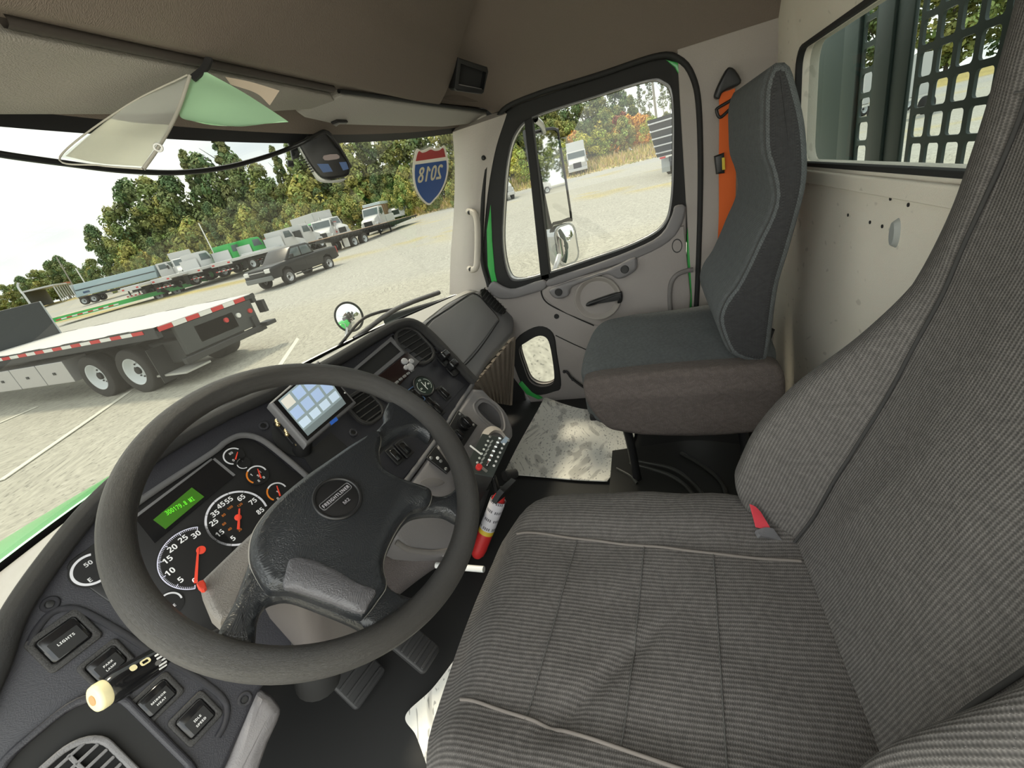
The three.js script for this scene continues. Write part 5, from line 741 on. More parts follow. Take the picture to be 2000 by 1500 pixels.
{ // door mirrors
  const c = atD(1078, 345, 2.12), n = V(-0.56, 0.0, 0.80), pl = new Pl(c, n, V(0.83, 0, 0.55));
  const k = thing('door_mirror', 'tall flat door mirror with a convex mirror below it outside the passenger window', 'mirror', c), P = (l, s) => pxs(pl, l, s);
  const g1 = P([[1041, 268], [1046, 258], [1078, 251], [1088, 256], [1092, 268], [1115, 415], [1111, 427], [1082, 436], [1072, 430]], 2);
  const grow = (l, f) => { const cx = l.reduce((s, p) => s + p[0], 0) / l.length, cy = l.reduce((s, p) => s + p[1], 0) / l.length; return l.map(([a, b]) => [cx + (a - cx) * f, cy + (b - cy) * (1 + (f - 1) * 0.5)]); };
  part(k, 'flat_glass', [slab(pl, g1, -0.003, 0)], MT.mirror);
  part(k, 'flat_shell', [slab(pl, grow(g1, 1.08), -0.06, 0.004, 0.006, [g1])], MT.black);
  part(k, 'shell_back', [slab(pl, grow(g1, 1.04), -0.065, -0.05, 0.004)], MT.black);
  const cc = pl.px(1106, 478), rx = Math.abs(pl.px(1124, 474)[0] - pl.px(1086, 482)[0]) / 2, ry = Math.abs(pl.px(1104, 439)[1] - pl.px(1104, 517)[1]) / 2;
  const p2 = new Pl(pl.at(cc[0], cc[1], 0), n, pl.u);
  const sq = (g) => { const Q = g.attributes.position; return g; };
  part(k, 'convex_glass', [pillow(p2, rrect(rx * 2, ry * 2, rx * 0.6, 0, 0, 8), -0.01, 0.012, 0.008, (a, b) => 0.016 * (1 - (a / rx) ** 2 - (b / ry) ** 2), 12)], MT.mirror);
  part(k, 'convex_shell', [slab(p2, rrect(rx * 2.2, ry * 2.15, rx * 0.65, 0, 0, 8), -0.06, 0.008, 0.006, [rrect(rx * 1.98, ry * 1.98, rx * 0.6, 0, 0, 8)]), slab(p2, rrect(rx * 2.1, ry * 2.1, rx * 0.65, 0, 0, 8), -0.06, -0.03, 0.004)], M([0.5, 0.52, 0.54], 0.2, { metalness: 0.8 }));
  part(k, 'mirror_arm', [tube([atD(1066, 300, 2.14), atD(1060, 250, 2.0), onX(1045, 232, 0.97)], 0.012, false, 20), tube([atD(1092, 500, 2.12), atD(1085, 524, 2.05), onX(1078, 540, 0.98)], 0.014, false, 20)], MT.steel);
}
{ // rack behind the rear window
  const pl = new Pl(V(0, 0, 0.60), V(0, 0, -1), V(-1, 0, 0)), k = thing('cab_guard', 'dark green cab guard with solid channels and square mesh behind the rear window', 'cab guard', V(0, 1.0, 0.62));
  const dg = M([0.022, 0.040, 0.036], 0.45), B = pl.px(1812, 303), C = pl.px(1848, 303), pa = C[0] - B[0], pb = Math.abs(pl.px(1822, 243)[1] - B[1]) * 1.0;
  const vert = (x0, x1, h0, h1, name, m = dg) => { const a0 = pl.px(x0, 318)[0], a1 = pl.px(x1, 318)[0]; return part(k, name, [slab(pl, [[a0, 1.0], [a1, 1.0], [a1, 2.75], [a0, 2.75]], h0, h1, 0.004)], m); };
  vert(1574, 1584, -0.02, 0.0, 'corner_post', M([0.30, 0.36, 0.33], 0.5)); vert(1584, 1636, -0.01, 0.0, 'solid_channel'); vert(1636, 1662, -0.01, 0.006, 'solid_channel'); vert(1693, 1722, -0.01, 0.006, 'solid_channel'); vert(1722, 1752, -0.01, 0.0, 'solid_channel');
  const mesh = (a0, cols, w, pw) => { const hs = []; for (let i = 0; i < cols; i++) for (let j = -6; j < 11; j++) hs.push(rrect(w, pb * 0.78, w * 0.15, a0 + i * pw, B[1] + j * pb, 3)); return part(k, 'square_mesh', [slab(pl, [[a0 - pw * 0.6, 1.02], [a0 + (cols - 0.4) * pw, 1.02], [a0 + (cols - 0.4) * pw, 2.74], [a0 - pw * 0.6, 2.74]], -0.010, -0.004, 0, hs)], dg); };
  const wA = Math.abs(pl.px(1668, 297)[0] - pl.px(1687, 297)[0]); mesh(pl.px(1677, 297)[0], 1, wA, wA * 1.4);
  mesh(B[0] - pa, 9, pa * 0.76, pa);
  part(k, 'cross_rail', [slab(pl, [[-0.95, 2.70], [1.0, 2.70], [1.0, 2.78], [-0.95, 2.78]], -0.06, 0.0, 0.006), slab(pl, [[-0.95, 1.0], [1.0, 1.0], [1.0, 1.08], [-0.95, 1.08]], -0.06, 0, 0.006)], dg);
}
// ================= the yard outside =================
const hill = (x, z) => { const q = 0.0005 * Math.max(0, Math.min(x, 64)) ** 2; return q + 1.2 * sstep(60, 74, x) * sstep(-62, -30, z) * sstep(60, 20, z) + 0.02 * nz(x * 0.3, z * 0.3, 2); };
const G = (x, z, o = 0) => V(x, hill(x, z) + o, z);
{
  const x0 = -70, x1 = 170, z0 = -230, z1 = 130, NX = 240, NZ = 300, pos = [], col = [], uv = [], idx = [];
  for (let j = 0; j <= NZ; j++) for (let i = 0; i <= NX; i++) {
    const x = lerp(x0, x1, i / NX), z = lerp(z0, z1, j / NZ); pos.push(x, hill(x, z), z); uv.push(x / 5, z / 5);
    const n = fbm(x * 0.12, z * 0.12, 1, 4), n2 = fbm(x * 0.5, z * 0.5, 4, 3);
    let c = [0.410, 0.398, 0.352];                                                         // pale worn concrete and packed stone
    const gr = sstep(11, 13.5, x - 0.25 * (z + 14)); c = c.map((v, k) => lerp(v, [0.410, 0.406, 0.381][k], gr));
    const straw = Math.max(sstep(1.9, 0.4, Math.abs(x - 27.3 - 0.8 * n)) * sstep(-75, -62, z) * sstep(-15, -26, z) , sstep(0.16, 0.34, n + 0.5 * n2) * sstep(22, 30, x) * 0.7, sstep(57.5, 60, x + 2 * n));
    c = c.map((v, k) => lerp(v, [0.410, 0.344, 0.139][k] * (1 + 0.5 * n2), straw)); const road = sstep(2.5, 1.5, Math.abs(x - 54)) * sstep(-60, -40, z); c = c.map((v, k) => lerp(v, [0.385, 0.393, 0.402][k], road * 0.8));
    col.push(...c.map((v) => v * (1.04 + 0.10 * n + 0.07 * n2)));
  }
  for (let j = 0; j < NZ; j++) for (let i = 0; i < NX; i++) { const a = j * (NX + 1) + i, b = a + NX + 1; idx.push(a, b, a + 1, b, b + 1, a + 1); }
  const g = new THREE.BufferGeometry(); g.setAttribute('position', new THREE.Float32BufferAttribute(pos, 3)); g.setAttribute('color', new THREE.Float32BufferAttribute(col, 3)); g.setAttribute('uv', new THREE.Float32BufferAttribute(uv, 2)); g.setIndex(idx); g.computeVertexNormals();
  const t = dataTex(512, (u, v) => { const s = 0.93 + 0.10 * tileN(u, v, 60, 2) + 0.08 * tileN(u, v, 25, 7) - 0.22 * sstep(0.42, 0.5, tileN(u, v, 80, 9)); return [s, s, s * 0.985]; });
  const m = shade(new THREE.Mesh(g, M(0xffffff, 0.95, { vertexColors: true, map: t }))); m.name = 'ground'; m.userData = { kind: 'structure', label: 'pale gravel and concrete truck yard rising to the right' }; scene.add(m);
  for (const [a, b, l] of [[[0, 938], [262, 758], 'long white parking line running to the wheels of the black flatbed truck'], [[546, 714], [605, 626], 'short white parking line left of the round bonnet mirror'], [[-40, 842], [72, 794], 'short white parking line under the tool boxes of the black flatbed truck']]) { const p = onY(...a, 0.03), q = onY(...b, 0.03), d = q.clone().sub(p), g2 = box(0.11, 0.012, d.length()); g2.rotateY(Math.atan2(d.x, d.z)); solo('parking_line', l, 'parking line', [g2.translate((p.x + q.x) / 2, 0.022, (p.z + q.z) / 2)], M([0.62, 0.61, 0.53], 0.8)); }
}
// ---------- trees ----------
const leafGeo = (blobs, per, size, colr) => {
  const pos = [], nor = [], col = [], idx = [];
  for (const [bx, by, bz, br] of blobs) {
    const tone = rr(0.65, 1.25), warm = rr(-1, 1);
    for (let i = 0; i < per; i++) {
      const th = rr(0, 6.283), u = rr(-0.9, 1), s = Math.sqrt(1 - u * u), r = br * Math.cbrt(rr(0.35, 1)), d = V(s * Math.cos(th), u, s * Math.sin(th)), c = V(bx, by, bz).addScaledVector(d, r);
      const n = d.clone().add(V(rr(-0.7, 0.7), rr(-0.3, 0.9), rr(-0.7, 0.7))).normalize(), a = V(rr(-1, 1), rr(-1, 1), rr(-1, 1)).cross(n).normalize(), b = new THREE.Vector3().crossVectors(n, a), w = size * rr(0.6, 1.3), k = pos.length / 3, t = tone * rr(0.75, 1.25);
      for (const [p, q, h] of [[-1, 0, 0], [0, -0.55, 0.18], [1, 0, 0], [0, 0.55, 0.18]]) { const v = c.clone().addScaledVector(a, p * w).addScaledVector(b, q * w).addScaledVector(n, h * w); pos.push(v.x, v.y, v.z); nor.push(n.x, n.y, n.z); col.push(colr[0] * t * (1 + 0.28 * warm), colr[1] * t * (1 + 0.06 * warm), colr[2] * t); }
      idx.push(k, k + 1, k + 2, k, k + 2, k + 3);
    }
  }
  const g = new THREE.BufferGeometry(); g.setAttribute('position', new THREE.Float32BufferAttribute(pos, 3)); g.setAttribute('normal', new THREE.Float32BufferAttribute(nor, 3)); g.setAttribute('color', new THREE.Float32BufferAttribute(col, 3)); g.setIndex(idx); return g;
};
const leafM = M(0xffffff, 0.85, { vertexColors: true, side: THREE.DoubleSide }), barkM = M([0.10, 0.085, 0.07], 0.95), paleBark = M([0.30, 0.28, 0.24], 0.9);
const protoTree = (name, label, category, trunk, blobs, per, size, colr, bark = barkM) => {
  const t = new THREE.Group(); t.name = name; t.userData = { label, category };
  const f = shade(new THREE.Mesh(leafGeo(blobs, per, size, colr), leafM)); f.name = 'foliage'; t.add(f);
  if (trunk) { const w = shade(new THREE.Mesh(merge(trunk), bark)); w.name = 'trunk'; t.add(w); }
  return t;
};
const crown = (h, w, y0, n, pow = 1) => [...Array(n)].map(() => { const y = lerp(y0, 1, rnd() ** 0.9), k = Math.sin(Math.PI * (0.08 + 0.88 * ((y - y0) / (1 - y0)) ** pow)), th = rr(0, 6.283), r = w * k * Math.sqrt(rnd()); return [r * Math.cos(th), y * h * 0.95, r * Math.sin(th), w * rr(0.20, 0.34)]; });
const cone = (h, w, y0, n) => [...Array(n)].map((_, i) => { const y = lerp(y0, 0.98, (i + rnd()) / n), k = 1 - 0.88 * (y - y0) / (1 - y0), th = rr(0, 6.283), r = w * k * rr(0.3, 1); return [r * Math.cos(th), y * h, r * Math.sin(th), w * k * 0.22 + 0.25]; });
const trunkG = (h, r) => [rod(V(0, -0.5, 0), V(0.1, h * 0.85, 0), r, r * 0.25, 8), ...[0.4, 0.55, 0.7].map((f, i) => rod(V(0.05, h * f, 0), V(Math.cos(i * 2.3) * h * 0.16, h * (f + 0.16), Math.sin(i * 2.3) * h * 0.16), r * 0.35, r * 0.1, 6))];
const H0 = 20;
const PT = {
  broad: protoTree('broadleaf_tree', 'full broadleaf tree in the green tree line', 'tree', trunkG(H0, 0.3), crown(H0, 5.2, 0.10, 74), 70, 0.46, [0.279, 0.320, 0.107]),
  dark: protoTree('dark_tree', 'darker dense tree in the green tree line', 'tree', trunkG(H0, 0.3), crown(H0, 5.0, 0.10, 74), 70, 0.44, [0.197, 0.262, 0.107]),
  tall: protoTree('tall_tree', 'tall slender tree rising above the tree line', 'tree', trunkG(H0, 0.28), cone(H0, 4.2, 0.06, 76), 66, 0.42, [0.230, 0.279, 0.123]),
  yellow: protoTree('young_tree', 'bright yellow-green young tree at the foot of the tree line', 'tree', trunkG(H0, 0.28), crown(H0, 7.0, 0.02, 60), 72, 0.72, [0.410, 0.426, 0.123]),
  pine: protoTree('pine_tree', 'thin bare-trunked pine with sky behind it', 'tree', trunkG(H0, 0.18), cone(H0, 2.2, 0.50, 22), 34, 0.26, [0.20, 0.25, 0.11], paleBark),
  orange: protoTree('shrub', 'orange autumn shrub on the bank', 'shrub', null, crown(4, 2.2, 0.0, 22), 60, 0.16, [0.66, 0.37, 0.08]),
  red: protoTree('shrub', 'dark red autumn shrub on the bank', 'shrub', null, crown(4, 1.5, 0.1, 16), 60, 0.15, [0.42, 0.10, 0.06]),
  lime: protoTree('shrub', 'yellow-green shrub on the bank', 'shrub', null, crown(4, 2.2, 0.0, 22), 60, 0.16, [0.45, 0.48, 0.10]),
};
const plant = (kind, p, h, w = 1, label, group) => { const src = PT[kind], t = src.clone(); t.name = numbered(src.name); t.position.copy(p); const s = h / (['orange', 'red', 'lime'].includes(kind) ? 4 : H0); t.scale.set(s * w, s, s * w); t.rotation.y = rr(0, 6.28); t.userData = { label: label ?? src.userData.label, category: src.userData.category, group: group ?? 'trees of this kind along the tree line' }; if (label) delete t.userData.group; scene.add(t); return t; };
const zone = (px) => px < 165 ? 'at the far left beyond the shed' : px < 330 ? 'left of the row, behind the blue dump trailer' : px < 560 ? 'behind the parked flatbed trucks' : px < 800 ? 'behind the box trucks' : px < 965 ? 'beside the windscreen pillar' : px < 1110 ? 'behind the door mirror' : 'behind the white tractor in the passenger window';
const plantTop = (kind, px, py, d, w, label) => { const p = atD(px, py, d), b = G(p.x, p.z), o = plant(kind, b, Math.max(2, p.y - b.y), w, label); if (!label) { const k = { broad: 'full mid-green broadleaf tree', dark: 'darker dense tree', tall: 'slender pointed tree', yellow: 'low yellow-green young tree', pine: 'thin bare-trunked pine with sky behind it' }[kind]; o.userData.label = k + ' ' + zone(px); o.userData.group = k + 's ' + zone(px); } return o; };
// back row against the sky, then the mixed front row
for (const [k, x, y, d, w, l] of [['dark', 172, 440, 84, 0.8, 'leftmost tree of the tall tree line, beside the sky'], ['broad', 205, 405, 80, 0.9], ['dark', 238, 352, 80, 0.95], ['broad', 280, 345, 78, 1], ['dark', 322, 340, 78, 0.9], ['tall', 352, 292, 78, 0.9], ['tall', 412, 248, 76, 0.95, 'tallest tree of the line, its tip against the sky left of the dash camera'], ['dark', 380, 300, 77, 0.8], ['dark', 448, 300, 74, 0.8], ['broad', 490, 318, 74, 0.9], ['tall', 528, 284, 74, 0.75], ['broad', 566, 262, 72, 0.9], ['dark', 610, 246, 72, 0.9], ['broad', 655, 236, 70, 0.9], ['dark', 700, 226, 70, 0.85], ['broad', 750, 215, 68, 0.9], ['dark', 800, 205, 68, 0.9], ['broad', 850, 196, 66, 0.9], ['dark', 905, 190, 66, 0.9], ['broad', 955, 180, 68, 0.9], ['dark', 1010, 172, 70, 0.9], ['broad', 1055, 176, 74, 0.9], ['dark', 1100, 165, 75, 0.9], ['broad', 1150, 152, 76, 0.9], ['dark', 1195, 158, 78, 0.9], ['broad', 1230, 186, 82, 0.75]]) plantTop(k, x, y, d, w, l);
for (let i = 0; i < 30; i++) { const t = i / 29, x = lerp(178, 1225, t) + rr(-12, 12), top = lerp(500, 205, t) - 40 * Math.sin(Math.min(1, t * 1.6) * Math.PI) + rr(-14, 26); plantTop(i % 3 === 0 ? 'dark' : i % 3 === 1 ? 'broad' : 'yellow', x, top, lerp(78, 66, t) - rr(1, 5), rr(0.8, 1.05)); }
for (let i = 0; i < 26; i++) { const t = i / 25, x = lerp(185, 900, t) + rr(-10, 10), top = lerp(545, 345, t) - 26 * Math.sin(t * Math.PI) + rr(-16, 16); plantTop(i % 4 === 3 ? 'broad' : 'yellow', x, top, lerp(76, 62, t) - rr(2, 6), rr(0.7, 1.0)); }
for (const [x, y, d, w] of [[-40, 575, 120, 1.3], [2, 556, 118, 1.2], [35, 540, 116, 1.1], [62, 528, 114, 1.2], [92, 510, 112, 1.1], [108, 500, 112, 0.9], [128, 512, 110, 1.0], [150, 528, 106, 1.1], [-20, 568, 124, 1.3], [20, 556, 124, 1.3], [50, 545, 122, 1.3], [80, 528, 120, 1.3], [118, 524, 118, 1.3], [140, 545, 116, 1.3], [164, 520, 104, 1.0]]) plantTop(w > 1.1 ? 'broad' : 'dark', x, y, d, w);
for (const [x, y, d] of [[1246, 158, 74], [1262, 140, 72], [1290, 140, 72], [1305, 150, 74], [1318, 150, 70]]) plantTop('pine', x, y, d, 1);
for (let i = 0; i < 30; i++) { const t = i / 29, x = lerp(165, 1330, t) + rr(-8, 8), top = lerp(490, 212, t) - 60 * Math.sin(Math.min(1, t * 1.5) * Math.PI) + rr(-8, 18); plantTop(i % 2 ? 'dark' : 'broad', x, top, lerp(92, 88, t), 1.25); }
for (let i = 0; i < 12; i++) { const t = i / 11, x = lerp(985, 1330, t) + rr(-6, 6), top = lerp(245, 205, t) + rr(-14, 14); plantTop(i % 3 ? 'broad' : 'yellow', x, top, lerp(72, 80, t), 1.0); }
// shrubs on the bank
const bank = (k, x, y, d, h, w, l) => { const p = atD(x, y, d); return plant(k, G(p.x, p.z, -0.2), h, w, l); };
for (const [k, x, y, d, h, w, l] of [['orange', 1232, 262, 64, 4.6, 1.0, 'tall orange shrub in the middle of the bank'], ['orange', 1204, 268, 63, 3.4, 1.0, 'smaller orange shrub left of the tall one'], ['orange', 1252, 252, 66, 4.6, 0.9, 'orange shrub nearest the bare pine trunks'], ['red', 1205, 250, 66, 5.2, 1.0, 'dark red shrub behind the orange ones'], ['red', 1218, 246, 67, 5.6, 0.8, 'second dark red shrub, further right on the bank'], ['lime', 1130, 272, 62, 4.2, 1.0], ['lime', 1165, 268, 62, 3.8, 1.1], ['lime', 1188, 272, 63, 3.0, 1.0], ['lime', 1272, 250, 60, 3.6, 1.0], ['orange', 1120, 268, 64, 4.4, 0.8, 'orange-tipped shrub behind the white tractor'], ['lime', 1090, 290, 60, 4.0, 1.1], ['lime', 1010, 310, 60, 4.5, 1.1], ['lime', 985, 318, 60, 4.2, 1.1]]) { const o = bank(k, x, y, d, h, w, l); if (!l) o.userData.group = 'yellow-green shrubs on the bank'; }
{ // dry grass on the bank, uncountable
  const pos = [], col = [], idx = []; for (let i = 0; i < 9000; i++) { const x = rr(57.5, 74), z = rr(-40, 16), y = hill(x, z), h = rr(0.3, 0.8) * (x > 60 ? 1 : 0.4), a = rr(0, 6.28), w = 0.09, k = pos.length / 3, t = rr(0.6, 1.2), g = rnd() < 0.3 ? [0.42, 0.43, 0.14] : rnd() < 0.4 ? [0.70, 0.54, 0.36] : [0.68, 0.54, 0.22]; pos.push(x - w * Math.cos(a), y, z - w * Math.sin(a), x + w * Math.cos(a), y, z + w * Math.sin(a), x + rr(-0.25, 0.25), y + h, z + rr(-0.25, 0.25)); for (let q = 0; q < 3; q++) col.push(...g.map((c) => c * t)); idx.push(k, k + 1, k + 2); }
  const g = new THREE.BufferGeometry(); g.setAttribute('position', new THREE.Float32BufferAttribute(pos, 3)); g.setAttribute('color', new THREE.Float32BufferAttribute(col, 3)); g.setIndex(idx); g.computeVertexNormals();
  const m = shade(new THREE.Mesh(g, leafM)); m.name = 'dry_grass'; m.userData = { kind: 'stuff', label: 'dry straw-coloured grass on the bank beyond the yard', category: 'grass' }; scene.add(m);
}
for (let i = 0; i < 16; i++) { const x = lerp(-25, 75, i / 15) + rr(-2, 2), z = 98 + 6 * Math.sin(i); const o = plant(i % 2 ? 'broad' : 'dark', G(x, z), rr(13, 18), 1.15, null, 'trees behind the cab'); o.userData.label = 'tree behind the cab seen in the rear window and mirrors'; }
for (let i = 0; i < 7; i++) { const o = plant(i % 2 ? 'broad' : 'dark', G(80 + rr(-3, 3), 16 + i * 7), rr(13, 17), 1.15, null, 'trees behind the cab'); o.userData.label = 'tree behind the cab seen in the rear window and mirrors'; }
// ---------- vehicles ----------
const wheelProto = (() => { const tire = new THREE.LatheGeometry([[0.29, -0.13], [0.33, -0.14], [0.46, -0.145], [0.495, -0.12], [0.5, -0.05], [0.5, 0.05], [0.495, 0.12], [0.46, 0.145], [0.33, 0.14], [0.29, 0.13]].map(([r, h]) => new THREE.Vector2(r, h)), 36).rotateZ(Math.PI / 2), rimG = new THREE.LatheGeometry([[0.0, 0.03], [0.09, 0.04], [0.10, 0.02], [0.17, -0.02], [0.25, 0.03], [0.285, 0.125], [0.30, 0.14], [0.30, 0.12]].map(([r, h]) => new THREE.Vector2(r, h)), 36).rotateZ(-Math.PI / 2); const hub = merge([new THREE.CylinderGeometry(0.075, 0.085, 0.06, 16).rotateZ(-Math.PI / 2).translate(0.055, 0, 0), ...[...Array(10)].map((_, i) => new THREE.CylinderGeometry(0.018, 0.018, 0.02, 8).rotateZ(-Math.PI / 2).translate(0.005, 0.16 * Math.cos(i * 0.628), 0.16 * Math.sin(i * 0.628)))]); return { tire, rim: rimG, hub }; })();
const tireM = M([0.028, 0.027, 0.026], 0.85), rimM = M([0.62, 0.66, 0.68], 0.35), rimBare = M([0.55, 0.56, 0.57], 0.3, { metalness: 0.7 });
function wheel(root, x, y, z, d, w, out, rm = rimM) {   // out = +1 rim faces +x, -1 faces -x
  const t = shade(new THREE.Mesh(wheelProto.tire, tireM)); t.name = 'wheel'; t.scale.set(w / 0.29, d, d); t.position.set(x, y, z); root.add(t);
  const r = shade(new THREE.Mesh(wheelProto.rim, rm)); r.name = 'rim'; if (out < 0) r.rotation.y = Math.PI; t.add(r); const h = shade(new THREE.Mesh(wheelProto.hub, tireM)); h.name = 'hub'; if (out < 0) h.rotation.y = Math.PI; t.add(h); return t;
}
const lp = (root, name, gs, mat, label) => { const m = shade(new THREE.Mesh(merge(gs), mat)); m.name = name; if (label) m.userData.label = label; root.add(m); return m; };   // local geometry
const prism = (pts, w, x0, bev = 0.03) => { const g = new THREE.ExtrudeGeometry(shp(pts), { depth: w - 2 * bev, bevelEnabled: true, bevelThickness: bev, bevelSize: bev, bevelOffset: -bev, bevelSegments: 2 }); g.translate(0, 0, bev); g.rotateY(-Math.PI / 2); return toCreasedNormals(g.translate(x0 + w, 0, 0), 0.6); };  // pts = [z, y], x from x0 to x0 + w
const Wh = M([0.55, 0.56, 0.565], 0.35), Gn = M([0.03, 0.40, 0.08], 0.3), Bk = M([0.02, 0.022, 0.024], 0.5), Gl = M([0.10, 0.13, 0.14], 0.12), Alu = M([0.58, 0.60, 0.61], 0.4, { metalness: 0.4 }), RedP = M([0.55, 0.03, 0.03], 0.45), WhT = M([0.75, 0.75, 0.72], 0.45), Wood = M([0.36, 0.26, 0.19], 0.85), Gray = M([0.40, 0.43, 0.44], 0.5), Ch = M([0.6, 0.6, 0.6], 0.2, { metalness: 0.9 });
const tapeRun = (root, ax, from, to, n, at, h = 0.06) => { for (let i = 0; i < n; i++) { const l = (to - from) / n, c = from + (i + 0.5) * l; lp(root, 'reflective_tape', [ax === 'z' ? box(0.012, h, Math.abs(l), at[0], at[1], c) : box(Math.abs(l), h, 0.012, c, at[0], at[1])], i % 2 ? WhT : RedP); } };
// a conventional truck cab, front at z = 0 looking towards -z, on wheels
function truckCab(root, paint, hoodL = 1.5, w = 2.2) {
  lp(root, 'cab_body', [prism([[hoodL, 0.75], [hoodL, 1.95], [hoodL + 0.45, 2.75], [hoodL + 0.6, 2.82], [hoodL + 1.75, 2.82], [hoodL + 1.8, 0.75]], w, -w / 2, 0.06)], paint);
  lp(root, 'bonnet', [prism([[0.05, 0.75], [0, 1.35], [0.25, 1.60], [hoodL + 0.05, 1.93], [hoodL + 0.05, 0.75]], w - 0.35, -w / 2 + 0.175, 0.10)], paint);
  lp(root, 'fender', [prism([[0.15, 0.62], [0.22, 1.05], [0.5, 1.22], [1.05, 1.22], [1.38, 0.95], [1.42, 0.62], [1.25, 0.62], [1.05, 1.0], [0.5, 1.0], [0.32, 0.62]], w, -w / 2, 0.03)], paint);
  lp(root, 'windscreen', [prism([[hoodL + 0.02, 2.0], [hoodL + 0.40, 2.68], [hoodL + 0.46, 2.68], [hoodL + 0.1, 2.0]], w - 0.25, -w / 2 + 0.125, 0.01)], Gl);
  for (const s of [-1, 1]) lp(root, 'side_window', [prism([[hoodL + 0.35, 2.0], [hoodL + 0.62, 2.62], [hoodL + 1.45, 2.62], [hoodL + 1.5, 2.0]], 0.03, s * w / 2 - 0.015 + s * 0.004, 0.008)], Gl);
  lp(root, 'grille', [box(1.0, 0.6, 0.05, 0, 1.12, 0.02, 0.02)], Bk); lp(root, 'front_bumper', [box(w, 0.32, 0.16, 0, 0.62, 0.0, 0.04)], Ch);
  for (const s of [-1, 1]) { lp(root, 'headlight', [box(0.26, 0.20, 0.08, s * 0.76, 1.08, 0.08, 0.03)], WhT); lp(root, 'cab_mirror', [box(0.05, 0.5, 0.22, s * (w / 2 + 0.22), 2.1, hoodL + 0.3, 0.02), rod(V(s * w / 2, 2.3, hoodL + 0.3), V(s * (w / 2 + 0.22), 2.3, hoodL + 0.3), 0.02)], Bk); wheel(root, s * (w / 2 - 0.17), 0.5, 0.78, 1.0, 0.28, s); }
  return hoodL + 1.8;
}
const place = (t, x, z, ry, dy = 0) => { t.position.set(x, hill(x, z) + dy, z); t.rotation.y = ry; return t; };
const veh = (name, label, cat, group) => thing(name, label, cat, V(0, 0, 0), group);
function chassis(root, z0, z1, axles, w = 2.3) { lp(root, 'frame_rails', [box(0.9, 0.26, z1 - z0, 0, 0.92, (z0 + z1) / 2)], Bk); for (const z of axles) for (const s of [-1, 1]) wheel(root, s * (w / 2 - 0.25), 0.5, z, 1.0, 0.5, s); }
// flatbed trucks parked side by side, tails towards the camera
function flatbed(label, paint, deckL, extra) {
  const t = veh('flatbed_truck', label, 'truck'), c = truckCab(t, paint), z1 = c + 0.2 + deckL;
  chassis(t, 1.2, z1 - 0.3, [z1 - 2.2]);
  lp(t, 'deck', [box(2.5, 0.10, deckL, 0, 1.28, c + 0.2 + deckL / 2, 0.02)], Alu); lp(t, 'side_rail', [box(0.06, 0.20, deckL, 1.25, 1.22, c + 0.2 + deckL / 2), box(0.06, 0.20, deckL, -1.25, 1.22, c + 0.2 + deckL / 2)], Wh);
  lp(t, 'tail_frame', [box(2.5, 0.32, 0.08, 0, 1.12, z1)], Wh); lp(t, 'headboard', [box(2.3, 1.0, 0.06, 0, 1.8, c + 0.22)], extra ?? Wh);
  lp(t, 'under_bar', [box(2.2, 0.14, 0.10, 0, 0.52, z1 - 0.1), box(0.1, 0.6, 0.08, 0.6, 0.8, z1 - 0.1), box(0.1, 0.6, 0.08, -0.6, 0.8, z1 - 0.1)], Bk);
  for (let i = 0; i < 8; i++) lp(t, 'reflective_tape', [box(0.26, 0.07, 0.02, -0.95 + i * 0.27, 0.53, z1 - 0.04)], i % 2 ? WhT : RedP);
  for (const s of [-1, 1]) { lp(t, 'tail_light', [box(0.30, 0.12, 0.03, s * 0.95, 1.12, z1 + 0.045, 0.01)], RedP); lp(t, 'mud_flap', [box(0.55, 0.7, 0.02, s * 0.95, 0.6, z1 - 1.5)], Bk); }
  return t;
}
{
  const spots = [[262, 598, 'white flatbed truck at the left end of the parked row', Wh], [322, 583, 'white-decked flatbed truck with green cab, second in the parked row', Gn], [382, 567, 'flatbed truck with green cab, third in the parked row', Gn], [440, 553, 'white flatbed truck parked fourth in the row, beside the grey box truck', Wh], [500, 534, 'white flatbed truck parked just behind the dark pickup', Wh]];
  spots.forEach(([x, y, l, p], i) => { const g = onY(x, y, 0.35), t = flatbed(l, p, 6.2 + (i % 2) * 0.6, i === 4 ? Bk : Wh); t.updateMatrixWorld(); place(t, g.x + 10.2 + (i % 2) * 0.6, g.z, -Math.PI / 2 - 0.0); });
}
{ // beacon on the last one
  const p = atD(522, 468, 47); solo('beacon', 'red roof beacon on the white truck behind the pickup', 'beacon', [new THREE.CylinderGeometry(0.22, 0.28, 0.4, 16).translate(p.x, p.y, p.z)], RedP);
}
